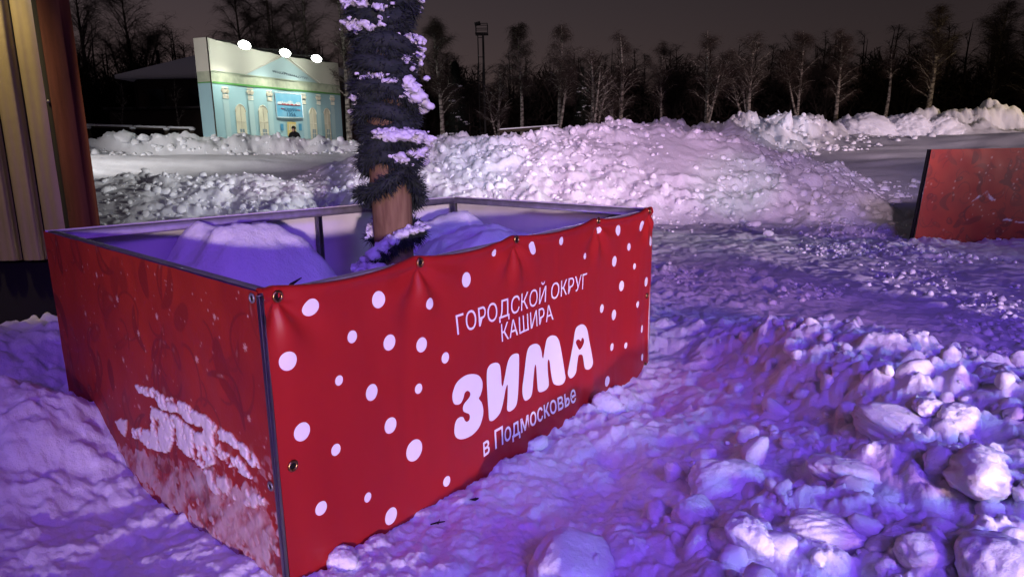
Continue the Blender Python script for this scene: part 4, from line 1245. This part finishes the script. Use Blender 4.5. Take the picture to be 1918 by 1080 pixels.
for k in range(5):
    for zz_ in (.32, .72):
        c = np.array([hx0 + 2.6 + k * 3.0, 52.66, hg + (he - hg) * zz_]); mb = MB(); mb.box(c, (1.2, .12, 1.5)); wf_ = mb.build('window', M_WINDOW, house)
        mb = MB(); mb.box(c + [0, -.08, -.85], (1.5, .16, .12)); mb.build('sill', M_OLDWOOD, wf_)
# low ruined wall / shed in front of it
q = at_y(300, 222, 44); low = empty('low_shed', (q[0], 44, gz(q[0], 44)), 'low dark shed with a snow streaked roof in front of the old house', 'shed')
zl = at_y(300, 205, 44)[2]; zlg = gz(q[0], 44) - .3
mb = MB(); mb.box((q[0], 45, (zl + zlg) / 2), (6.4, 2, zl - zlg)); mb.build('wall', M_HOUSE, low)
mb = MB(); mb.box((q[0], 45, zl + .08), (6.8, 2.4, .14)); mb.build('roof', mat('thin_snow_roof', (.12, .11, .11), .8, .2, noise=(1.5, (.03, .027, .025), .1)), low)

fz = at_y(250, 239, 35.5)
fen = empty('rail_fence', (fz[0], 35.5, gz(fz[0], 35.5)), 'low rail fence with a snow line along its top rail, left of the facade', 'fence')
ptsf = [(-60, 233), (148, 235), (250, 238), (313, 240), (362, 241)]
for (a, b) in zip(ptsf[:-1], ptsf[1:]):
    p0, p1 = at_y(*a, 35.5), at_y(*b, 35.5)
    mb = MB(); mb.bar(p0 - [0, 0, .06], p1 - [0, 0, .06], .10, .10); rl = mb.build('rail', M_OLDWOOD, fen)
    mb = MB(); n_ = 14; t = np.linspace(0.02, .98, n_)[:, None]; mb.tube(p0 * (1 - t) + p1 * t + [0, 0, .035], .05 + .02 * np.random.default_rng(3).random(n_), 7); mb.build('snow_line', M_SNOW, rl, True)
for px, py in [(-60, 236), (166, 240), (250, 241), (313, 243), (361, 243)]:
    p = at_y(px, py, 35.45); g_ = gz(p[0], 35.45); mb = MB(); mb.box((p[0], 35.4, (p[2] + g_ - .5) / 2), (.16, .16, p[2] - g_ + .5)); ps = mb.build('post', M_OLDWOOD, fen)
    D_, T_ = ICO[2]; mb = MB(); mb.add(D_ * [.16, .16, .10] + [p[0], 35.4, p[2] + .04], None, T_); mb.build('snow_cap', M_SNOW, ps, True)

b0, b1 = at_y(936, 244, 33), at_y(1046, 236, 33)
beam = empty('snowy_beam', tuple((b0 + b1) / 2), 'long low beam with snow on it between birches behind the pile crest', 'beam')
mb = MB(); mb.bar(b0 - [0, 0, .06], b1 - [0, 0, .06], .3, .14); mb.build('timber', M_OLDWOOD, beam)
mb = MB(); mb.bar(b0 + [0, 0, .04], b1 + [0, 0, .04], .26, .05); mb.build('snow_cover', M_SNOW, beam)
mb = MB()
for t in (.05, .95):
    p = b0 * (1 - t) + b1 * t; g_ = gz(p[0], p[1]) - .4; mb.box((p[0], p[1], (p[2] - .14 + g_) / 2), (.16, .16, p[2] - .14 - g_))
mb.build('prop', M_OLDWOOD, beam)

mt = at_y(902, 46, 62); mg = gz(mt[0], 62) - .3
mast = empty('light_mast', (mt[0], 62, mg), 'tall thin steel mast with a caged platform on top, standing over the trees', 'mast')
mb = MB(); mb.tube([(mt[0] + .1, 62, mg), (mt[0] + .1, 62, mt[2] - .8)], .10, 8); mb.tube([(mt[0] - .35, 62, mg), (mt[0] - .35, 62, mt[2] - .8)], .05, 6)
z_ = mg + 2
while z_ < mt[2] - 1: mb.bar((mt[0] - .35, 62, z_), (mt[0] + .1, 62, z_), .05, .05); z_ += 1.6
mb.build('pole', M_MAST, mast)
mb = MB(); zp = at_y(902, 64, 62)[2]
mb.box((mt[0], 62, zp), (1.1, 1.0, .12))
for sx_ in (-.5, .5):
    for sy_ in (-.45, .45): mb.bar((mt[0] + sx_, 62 + sy_, zp), (mt[0] + sx_, 62 + sy_, mt[2]), .06, .06, up=(0, 1, 0))
for zz_ in (.5, 1.0):
    z2 = zp + (mt[2] - zp) * zz_
    for sy_ in (-.45, .45): mb.bar((mt[0] - .53, 62 + sy_, z2), (mt[0] + .53, 62 + sy_, z2), .05, .05)
mb.build('platform', M_MAST, mast)
mb = MB(); mb.bar((mt[0] - .6, 62, mt[2]), (mt[0] - .1, 62, mt[2] + .12), .12, .3); mb.build('lamp_head', M_MAST, mast)

# person behind the bank
ph = at_y(550, 236.5, 33.6); g_ = gz(ph[0], 33.6)
hgt = 1.74
pz0 = ph[2] - hgt
pb = empty('person', (ph[0], 33.6, pz0), 'person in dark coat and knit hat standing before the facade, seen over the bank', 'person')
def skin_body(name, J, E, m, parent, sub=2):
    me = bpy.data.meshes.new(name); me.from_pydata([j[:3] for j in J], E, []); o_ = bpy.data.objects.new(name, me); C.objects.link(o_)
    sk = o_.modifiers.new('skin', 'SKIN'); ss = o_.modifiers.new('sub', 'SUBSURF'); ss.levels = sub
    for v, j_ in zip(me.skin_vertices[0].data, J): v.radius = (j_[3], j_[4] if len(j_) > 4 else j_[3])
    me.skin_vertices[0].data[0].use_root = True
    bpy.context.view_layer.update(); dg = bpy.context.evaluated_depsgraph_get()
    me2 = bpy.data.meshes.new_from_object(o_.evaluated_get(dg)); o_.modifiers.clear(); o_.data = me2
    bpy.data.meshes.remove(me)
    me2.materials.clear(); me2.materials.append(m)
    for p in me2.polygons: p.use_smooth = True
    o_.parent = parent; ORG[o_.name] = ORG[parent.name]; return o_
J = [(0, 0, .92, .16, .12), (0, 0, 1.12, .15, .11), (0, -.01, 1.32, .18, .12), (0, -.01, 1.42, .12, .10), (0, -.01, 1.50, .055), (0, -.03, 1.60, .085, .10), (0, -.02, 1.68, .075, .085),
     (.19, 0, 1.38, .075), (.26, -.02, 1.12, .06), (.24, -.12, .90, .048), (.24, -.16, .82, .04), (-.19, 0, 1.38, .075), (-.26, -.02, 1.12, .06), (-.24, -.10, .90, .048), (-.24, -.14, .82, .04),
     (.10, 0, .84, .10), (.11, -.02, .48, .07), (.11, .02, .10, .055), (.11, -.12, .04, .045), (-.10, 0, .84, .10), (-.11, -.02, .48, .07), (-.11, .02, .10, .055), (-.11, -.12, .04, .045)]
E = [(0, 1), (1, 2), (2, 3), (3, 4), (4, 5), (5, 6), (3, 7), (7, 8), (8, 9), (9, 10), (3, 11), (11, 12), (12, 13), (13, 14), (0, 15), (15, 16), (16, 17), (17, 18), (0, 19), (19, 20), (20, 21), (21, 22)]
skin_body('body', J, E, M_COAT, pb)
D_, T_ = ICO[3]
mb = MB(); k_ = D_[:, 2] > -.25; mb.add(np.where(D_[:, 2:3] < -.1, D_ * [.105, .118, .03], D_ * [.105, .118, .13]) + [ph[0], 33.58, pz0 + 1.63], None, T_); mb.build('knit_hat', M_COAT, pb, True)
mb = MB(); mb.add(D_ * [.062, .03, .085] + [ph[0], 33.6 - .115, pz0 + 1.565], None, T_); mb.add(ICO[2][0] * [.014, .022, .02] + [ph[0], 33.6 - .15, pz0 + 1.57], None, ICO[2][1]); mb.build('face', M_SKIN, pb, True)

# ------------------------------------------------------------------ trees
def grow(rng, H, r0, lean=0, fork=0, first=.28, spread=.55, droop=.6, nb=26, twigs=2200, dense=1.0, top_r=.015):
    """bare birch at the origin: returns trunk MB and twig arrays"""
    tb = MB(); ends = []
    n = 14; t = np.linspace(0, 1, n)
    kx, ky = rng.normal(0, .02, 2)
    def axis(t, bx=0, by=0): return np.stack([lean * t * H + .25 * np.sin(t * 5 + kx * 90) * t * .6 + bx * t ** 1.4, .2 * np.sin(t * 4 + ky * 90) * t + by * t ** 1.4, t * H], -1)
    stems = [(axis(t), r0)]
    for f in range(fork):
        a = rng.uniform(0, 6.28); t0 = rng.uniform(.08, .3)
        s0 = axis(np.array([t0]))[0]; tt = np.linspace(0, 1, n)
        L = H * rng.uniform(.62, .85) - s0[2]; sp = rng.uniform(.10, .28) * H
        pts = s0 + np.stack([math.cos(a) * sp * tt ** .8, math.sin(a) * sp * tt ** .8, L * tt], -1)
        stems.append((pts, r0 * .6))
    for pts, rr in stems:
        tb.tube(pts, rr * (1 - np.linspace(0, 1, n)) ** .8 + top_r, 7)
        m = nb if rr == r0 else nb // 2
        for _ in range(m):
            u = rng.uniform(first, .97); k = u * (n - 1); i_ = int(k); p0 = pts[i_] + (pts[min(i_ + 1, n - 1)] - pts[i_]) * (k - i_)
            a = rng.uniform(0, 6.28); uu = (u - first) / (1 - first); L = H * spread * .42 * (.22 + .78 * math.sin(PI * min(1, uu + .12) ** .75) ** .8) * rng.uniform(.55, 1.2) + .3
            el = rng.uniform(.65, 1.25); m_ = 8; tt = np.linspace(0, 1, m_)
            x = L * math.cos(el) * tt; z = L * math.sin(el) * tt - droop * .35 * L * tt ** 2.4
            wob = rng.normal(0, .03 * L, (m_, 3)) * tt[:, None]
            br = p0 + np.stack([math.cos(a) * x, math.sin(a) * x, z], -1) + wob
            br_r = max(.012, rr * .26 * (1.1 - u) + .008)
            tb.tube(br, br_r * (1 - tt) + .008, 5, False)
            ends.append(br)
            for _ in range(6):
                q = rng.integers(1, m_ - 1); a2 = a + rng.uniform(-1.1, 1.1); L2 = L * rng.uniform(.25, .55)
                sb = br[q] + np.stack([math.cos(a2) * L2 * .8 * tt, math.sin(a2) * L2 * .8 * tt, L2 * (.75 * tt - droop * .7 * tt ** 2)], -1)
                tb.tube(sb, .010 * (1 - tt) + .005, 4, False); ends.append(sb)
    # twigs: thin hanging ribbons
    E_ = np.concatenate([np.concatenate([e[1:], (e[1:-1] + e[2:]) / 2]) for e in ends])
    N = int(twigs * 1.5); P0 = E_[rng.integers(0, len(E_), N)] + rng.normal(0, .12, (N, 3))
    a = rng.uniform(0, 6.28, N); L = rng.uniform(.35, 1.15, N) * H / 13
    d0 = np.stack([np.cos(a) * .7, np.sin(a) * .7, rng.uniform(-.1, .7, N)], -1); segs = 4
    pts = [P0]; d = d0.copy()
    for s_ in range(segs):
        d = d + np.array([0, 0, -droop * .55]) + rng.normal(0, .12, (N, 3)); d /= np.linalg.norm(d, axis=1, keepdims=True)
        pts.append(pts[-1] + d * (L / segs)[:, None])
    sd = rng.normal(size=(N, 3)); sd /= np.linalg.norm(sd, axis=1, keepdims=True)
    w_ = rng.uniform(.004, .010, N)[:, None]
    VV = np.stack([np.stack([p - sd * w_ * (1 - .2 * i_), p + sd * w_ * (1 - .2 * i_)], 1) for i_, p in enumerate(pts)], 1).reshape(-1, 3)
    b = np.arange(N)[:, None] * (2 * (segs + 1)) + np.arange(segs)[None] * 2
    QQ = np.stack([b, b + 1, b + 3, b + 2], -1).reshape(-1, 4)
    return tb, VV, QQ


def make_tree(name, label, px, py, top, y, seed, group, bark=M_BIRCH, cat='tree', twig=M_TWIGS, **kw):
    P0 = at_y(px, py, y); g_ = gz(P0[0], y); H = at_y(px, top, y)[2] - g_
    rng = np.random.default_rng(seed); tb, VV, QQ = grow(rng, H, kw.pop('r0', .16), **kw)
    t = empty(name, (P0[0], y, g_ - .2), label, cat, group); off = np.array([P0[0], y, g_ - .2])
    tb.v = [v + off for v in tb.v]
    tb.build('trunk', bark, t, True)
    obj('crown', VV + off, QQ, twig, t)
    return t


GB = 'bare birches behind the snow banks'
TREES = [
    ('pale birch with a wide feathery crown just right of the wrapped log', 829, 250, 38, 46, 1, dict(r0=.17, lean=-.02, spread=.5, droop=.5, twigs=5200, nb=34)),
    ('slim straight birch with a narrow drooping top, right of the mast', 977, 240, 36, 46, 2, dict(r0=.14, spread=.28, droop=1.0, twigs=3600, first=.45, nb=26)),
    ('birch with a drooping split crown and a forked side limb', 1049, 234, 42, 47, 3, dict(r0=.16, fork=1, spread=.42, droop=1.0, twigs=4200, first=.4)),
    ('short twin stemmed birch with many low side branches', 1108, 232, 92, 45, 4, dict(r0=.15, fork=2, spread=.5, droop=.4, twigs=2600, first=.25)),
    ('birch with low curved limbs right of the twin stemmed one', 1162, 226, 58, 47, 5, dict(r0=.19, fork=2, spread=.5, droop=.7, twigs=4400, first=.2)),
    ('broad dark birch above the pile crest, left of the forked pair', 1238, 226, 78, 56, 6, dict(r0=.13, spread=.5, droop=.6, twigs=3800, first=.3)),
    ('forked birch with a round crown above the crest boulders', 1322, 222, 52, 50, 7, dict(r0=.16, fork=2, spread=.5, droop=.6, twigs=4600, first=.3)),
    ('birch whose long limbs fan out left of the pointed snow block', 1403, 212, 56, 50, 8, dict(r0=.17, fork=3, spread=.5, droop=.4, twigs=4200, first=.3)),
    ('birch with a bare lower stem behind the pointed snow block', 1494, 216, 54, 52, 9, dict(r0=.13, fork=1, spread=.45, droop=.7, twigs=4400, first=.4)),
    ('straight birch with side branches low on its stem, left of the snow boulders', 1566, 220, 54, 50, 10, dict(r0=.17, spread=.42, droop=.6, twigs=4200, first=.3)),
    ('leaning bare pole-like birch rising between the two huge snow boulders', 1655, 216, 84, 50, 11, dict(r0=.15, lean=.05, spread=.24, droop=.8, twigs=900, first=.62, nb=14)),
    ('tallest lit birch with a long straight stem at the right', 1736, 206, 6, 47, 12, dict(r0=.20, lean=.03, spread=.45, droop=.4, twigs=5200, first=.3, nb=36)),
    ('dim birch above the red panel near the right frame edge', 1853, 208, -10, 54, 13, dict(r0=.18, lean=.02, spread=.55, droop=.5, twigs=5200, first=.25, nb=34)),
    ('birch half out of the frame at the right edge', 1925, 205, 20, 50, 14, dict(r0=.18, spread=.5, droop=.5, twigs=4200, first=.25)),
    ('small bent birch under the mast', 935, 244, 118, 50, 15, dict(r0=.12, fork=1, spread=.5, droop=.5, twigs=2600, first=.3)),
    ('pale forked birch between the facade and the wrapped log', 655, 258, -30, 44, 16, dict(r0=.20, lean=-.01, fork=1, spread=.45, droop=.5, twigs=3000, first=.35)),
    ('many limbed bare tree rising behind the right end of the facade', 588, 256, -60, 52, 17, dict(r0=.22, fork=3, spread=.6, droop=.4, twigs=5200, first=.3)),
    ('wide bare tree rising behind the middle of the facade', 520, 256, -80, 56, 18, dict(r0=.22, fork=2, spread=.65, droop=.5, twigs=6000, first=.3)),
    ('bare tree showing behind the left floodlight', 466, 256, -40, 60, 19, dict(r0=.2, fork=1, spread=.6, droop=.5, twigs=5200, first=.3)),
    ('big spreading bare tree behind the snow covered house roof', 262, 250, -30, 64, 20, dict(r0=.26, fork=3, spread=.75, droop=.4, twigs=9000, first=.25, nb=40)),
    ('dense dark bare tree next to the red brown post', 180, 250, -60, 62, 21, dict(r0=.25, fork=2, spread=.75, droop=.5, twigs=9000, first=.15, nb=40)),
    ('thin sapling in front of the dark house wall', 232, 245, 150, 41, 22, dict(r0=.05, spread=.3, droop=.2, twigs=250, first=.4, nb=8)),
    ('crooked sapling leaning by the left side of the facade', 330, 246, 140, 42, 23, dict(r0=.06, lean=.08, spread=.3, droop=.2, twigs=250, first=.4, nb=8)),
]
for lb, px, py, top, y, sd, kw in TREES:
    make_tree('birch_tree', lb, px, py, top, y, sd, GB, **kw)


def conifer(label, px, py, top, y, seed):
    P0 = at_y(px, py, y); g_ = gz(P0[0], y); H = at_y(px, top, y)[2] - g_; rng = np.random.default_rng(seed)
    t = empty('spruce_tree', (P0[0], y, g_ - .2), label, 'tree', 'dark spruces behind the banks')
    o_ = np.array([P0[0], y, g_ - .2]); mb = MB(); mb.tube([o_, o_ + [0, 0, H]], [.16, .02], 7); mb.build('trunk', M_FARBARK, t, True)
    N = 5200; u = rng.random(N) ** .8; a = rng.uniform(0, 6.28, N); tier = np.abs(np.mod(u * 11, 1) - .5) * 2
    R_ = H * .23 * (1 - u) ** .9 * (.35 + .65 * tier) * rng.uniform(.2, 1.05, N) + .05
    c = o_ + np.stack([R_ * np.cos(a), R_ * np.sin(a), H * (.06 + .94 * u) - R_ * .45], -1)
    d = np.stack([np.cos(a), np.sin(a), -.5 + rng.normal(0, .2, N)], -1) + rng.normal(0, .25, (N, 3)); s_ = np.cross(d, [0, 0, 1]) + rng.normal(0, .1, (N, 3)); l = rng.uniform(.14, .34, N)[:, None]; w_ = .05
    VV = np.stack([c - s_ * w_, c + s_ * w_, c + d * l], 1).reshape(-1, 3); obj('crown', VV, [np.arange(3 * N).reshape(-1, 3)], M_CONIF, t)
    k = rng.integers(0, N, 60); k = k[(c[k, 0] < P0[0] + 9) & (u[k] < .75)]; V0, T0 = ICO[1]; mb = MB()
    for q in k: mb.add(V0 * rng.uniform(.06, .2) * np.array([1.3, 1.3, .4]) + c[q] + [0, 0, .06], None, T0)
    mb.build('snow_tufts', M_FROST, t, True)


conifer('snow flecked spruce right of the birch by the wrapped log', 856, 250, 108, 50, 1)
conifer('dark spruce at the edge of the wood behind the twin stemmed birch', 1090, 240, 120, 60, 2)
conifer('dark spruce left of the house in the far wood', 150, 245, 60, 58, 3)

# the far wood reads as one dark mass
rng = np.random.default_rng(99)
tb = MB(); VA, QA, nn = [], [], 0
protos = [grow(np.random.default_rng(300 + k), 10, .13, fork=k % 3, first=.12, spread=.62, droop=.5, nb=22, twigs=1500) for k in range(6)]
for k in range(210):
    a = rng.uniform(-.80, .78); r_ = rng.uniform(62, 92)
    x, y = r_ * math.sin(a), r_ * math.cos(a)
    hh = (.78 + .28 * rng.random()) * (1.15 if a < -.25 else 1.0) * (1.05 if a > .45 else 1) * r_ / 76
    p = protos[rng.integers(6)]; th = rng.uniform(0, 6.28); c_, s_ = math.cos(th), math.sin(th)
    Rm = np.array([[c_, -s_, 0], [s_, c_, 0], [0, 0, 1]]).T
    for v, q in ((np.concatenate(p[0].v), np.concatenate(p[0].q)), (p[1], p[2])):
        vv_ = (v * np.array([1.15, 1.15, 1])) @ Rm * hh + [x, y, 1.2]; VA.append(vv_); QA.append(q + nn); nn += len(vv_)
# undergrowth: dense thicket low in the wood
N = 130000; a = rng.uniform(-.85, .82, N); r_ = rng.uniform(64, 96, N); P0 = np.stack([r_ * np.sin(a), r_ * np.cos(a), 1 + rng.random(N) ** 1.1 * 6.6 * (1 + .7 * vnoise(a * 40, a * 0 + 3, 5))], -1)
d = rng.normal(size=(N, 3)); d[:, 2] += .8; d *= (rng.uniform(.5, 1.2, N) / np.linalg.norm(d, axis=1))[:, None]; sd = np.cross(d, rng.normal(size=(N, 3))); sd *= (.06 / np.linalg.norm(sd, axis=1))[:, None]
VA.append(np.stack([P0 - sd, P0 + sd, P0 + d + sd * .4, P0 + d - sd * .4], 1).reshape(-1, 3)); QA.append(np.arange(4 * N).reshape(-1, 4) + nn)
wood = obj('forest', np.concatenate(VA), np.concatenate(QA), M_FARWOOD)
tag(wood, kind='stuff')

# ------------------------------------------------------------------ small dead twigs
for k, (lb, px, py, z, L) in enumerate([('short dark twig lying on the violet snow before the banner lettering', 890, 935, .06, .035), ('tiny bent dark twig on the snow near the banner foot', 820, 978, .07, .03)]):
    p = at_z(px, py, z); g_ = gz(p[0], p[1]); mb = MB(); r3 = np.random.default_rng(k)
    c = np.array([p[0], p[1], g_ + .008])
    mb.tube([c + [-L, 0, 0], c + [0, .004, .006], c + [L * .9, .02, 0]], [.003, .004, .002], 5)
    for _ in range(4 if k == 0 else 1): mb.tube([c, c + r3.normal(size=3) * [L * .6, L * .6, .01] + [0, 0, .01]], [.003, .001], 4)
    o = mb.build('twig', M_TWIG, None, True, loc=tuple(c)); tag(o, lb, 'twig')
p = at_z(530, 528, .98); mb = MB(); c = np.array([p[0], p[1], .93]); mb.tube([c, c + [.03, .02, .035], c + [.07, .05, .06]], [.006, .008, .002], 6)
o = mb.build('twig', M_TWIG, None, True, loc=tuple(c)); tag(o, 'dark twig poking out of the snow inside the planter near its front corner', 'twig')

# ------------------------------------------------------------------ sky and lamps
w = bpy.data.worlds.new('World'); bpy.context.scene.world = w; w.use_nodes = True
nt = w.node_tree; bg = nt.nodes['Background']; out = nt.nodes['World Output']
sky = nt.nodes.new('ShaderNodeTexSky'); sky.sky_type = 'NISHITA'; sky.sun_disc = False; sky.sun_elevation = rad(-6); sky.sun_rotation = rad(0)
nt.links.new(sky.outputs[0], bg.inputs[0]); bg.inputs[1].default_value = .05
# town glow on the low cloud, warmer to the left and near the horizon
tc = nt.nodes.new('ShaderNodeTexCoord'); sep = nt.nodes.new('ShaderNodeSeparateXYZ'); nt.links.new(tc.outputs['Generated'], sep.inputs[0])
rp = nt.nodes.new('ShaderNodeValToRGB'); e = rp.color_ramp.elements
e[0].position = 0; e[0].color = (.052, .032, .026, 1); e[1].position = .45; e[1].color = (.016, .0135, .019, 1)
k = e.new(.10); k.color = (.040, .027, .027, 1); k = e.new(.22); k.color = (.026, .0195, .022, 1)
nt.links.new(sep.outputs[2], rp.inputs[0])
ml = nt.nodes.new('ShaderNodeMapRange'); ml.inputs[1].default_value = -.5; ml.inputs[2].default_value = .5; ml.inputs[3].default_value = 1.9; ml.inputs[4].default_value = .75
nt.links.new(sep.outputs[0], ml.inputs[0])
bg2 = nt.nodes.new('ShaderNodeBackground'); nt.links.new(rp.outputs[0], bg2.inputs[0]); nt.links.new(ml.outputs[0], bg2.inputs[1])
ad = nt.nodes.new('ShaderNodeAddShader'); nt.links.new(bg.outputs[0], ad.inputs[0]); nt.links.new(bg2.outputs[0], ad.inputs[1]); nt.links.new(ad.outputs[0], out.inputs[0])


def spot(name, loc, target, col, power, size, blend=.5, radius=.1):
    l = bpy.data.lights.new(name, 'SPOT'); l.energy = power; l.color = col; l.spot_size = rad(size); l.spot_blend = blend; l.shadow_soft_size = radius
    o = bpy.data.objects.new(name, l); C.objects.link(o); o.location = loc
    o.rotation_euler = (Vector(target) - Vector(loc)).to_track_quat('-Z', 'Y').to_euler(); return o


# spots added above and behind the viewer, most thrown onto the ploughed pile
for tx, ty, col, pw in ((-1.5, 17.5, (.92, .78, 1), 6500), (2.6, 17.0, (1, .62, .90), 8400), (6.6, 15.5, (1, .66, .84), 7400)):
    spot('added_spot', (.8, -3.5, 5.6), (tx, ty, 2.0), col, pw, 19, .7, .25)
spot('added_spot', (.8, -3.5, 5.6), (13, 24, 1.2), (.86, .74, 1), 3600, 16, .8, .4)  # added fill for the dull snowfield behind the pile
spot('added_spot', (.8, -3.5, 5.6), (-8.5, 18, 1.6), (.96, .93, 1), 2600, 17, .8, .4)  # added fill for the shadows on the left bank
spot('added_spot', (.2, -3.5, 5.4), (-.7, 17.5, 1.2), (.30, .75, 1), 2400, 7, .8, .08)
spot('added_spot', (.2, -3.5, 5.4), (4.9, 15, .8), (.42, 1, .55), 2400, 7, .8, .08)
spot('added_spot', (.2, -3.5, 5.4), (12, 31, 2.2), (.35, .75, 1), 6000, 6, .8, .08)
# unseen pink spots added further behind the viewer
spot('rear_spot', (7.0, -24, 2.7), (1.5, 4.0, .9), (1, .72, .82), 29000, 17, .6, .4)
spot('rear_spot', (9.0, -24, 2.0), (3.8, 9.0, .4), (1, .60, .84), 15000, 12.5, .7, .15)
spot('rear_spot', (30, -20, 3.8), (18, 34, 4.4), (1, .74, .82), 90000, 25, .6, .4)  # added where the other beams miss the far right bank
# rosy spot added to bring pink onto the foreground heap
spot('heap_fill', (4.6, -9, 3.0), (2.3, 2.7, .4), (1, .52, .60), 3800, 18, .8, .5)
# white spots added out of view to brighten the left banks
spot('bank_fill', (24, 1, 5.5), (-9.2, 18, .9), (1, .97, .97), 36000, 11, .4, 2.2)
spot('bank_fill', (-17, 14, 4.0), (-10, 30, 2.4), (1, .94, .94), 7600, 64, .8, .8)
# violet wash from a high lantern nearer by
spot('violet_wash', (3.5, -5.5, 6.0), (4.0, 5.8, 0), (.21, .075, 1), 3500, 66, .25, 1.6)
spot('violet_wash', (-2.0, -5, 5.0), (-1.9, 2.0, 0), (.36, .10, 1), 620, 46, .6, .3)
# pale greenish lamp at the right behind the viewer
spot('side_lamp', (6.5, -6, 3.4), (2.0, 1.8, .2), (.60, 1, .84), 1700, 22, .9, 1.0)
# warm lamp under the shed eave
spot('eave_lamp', (-3.85, WY - .55, 3.45), (-3.75, WY + .05, 2.0), (1, .76, .38), 150, 68, 1, .05)
# floodlights
for c, dn in FLOODS:
    spot('facade_lamp', tuple(c + dn * .30), tuple(c + dn * 3), (1, 1, .88), 320, 118, 1, .12)
spot('street_lamp', (31, 33, 8.5), (24, 46, 4), (1, .75, .36), 1500, 130, .9, .2)

sc = bpy.context.scene
sc.view_settings.view_transform = 'Standard'; sc.view_settings.look = 'None'; sc.view_settings.exposure = 0; sc.view_settings.gamma = 1
sc.view_settings.use_curve_mapping = False
sc.cycles.max_bounces = 4; sc.cycles.diffuse_bounces = 2; sc.cycles.use_denoising = True
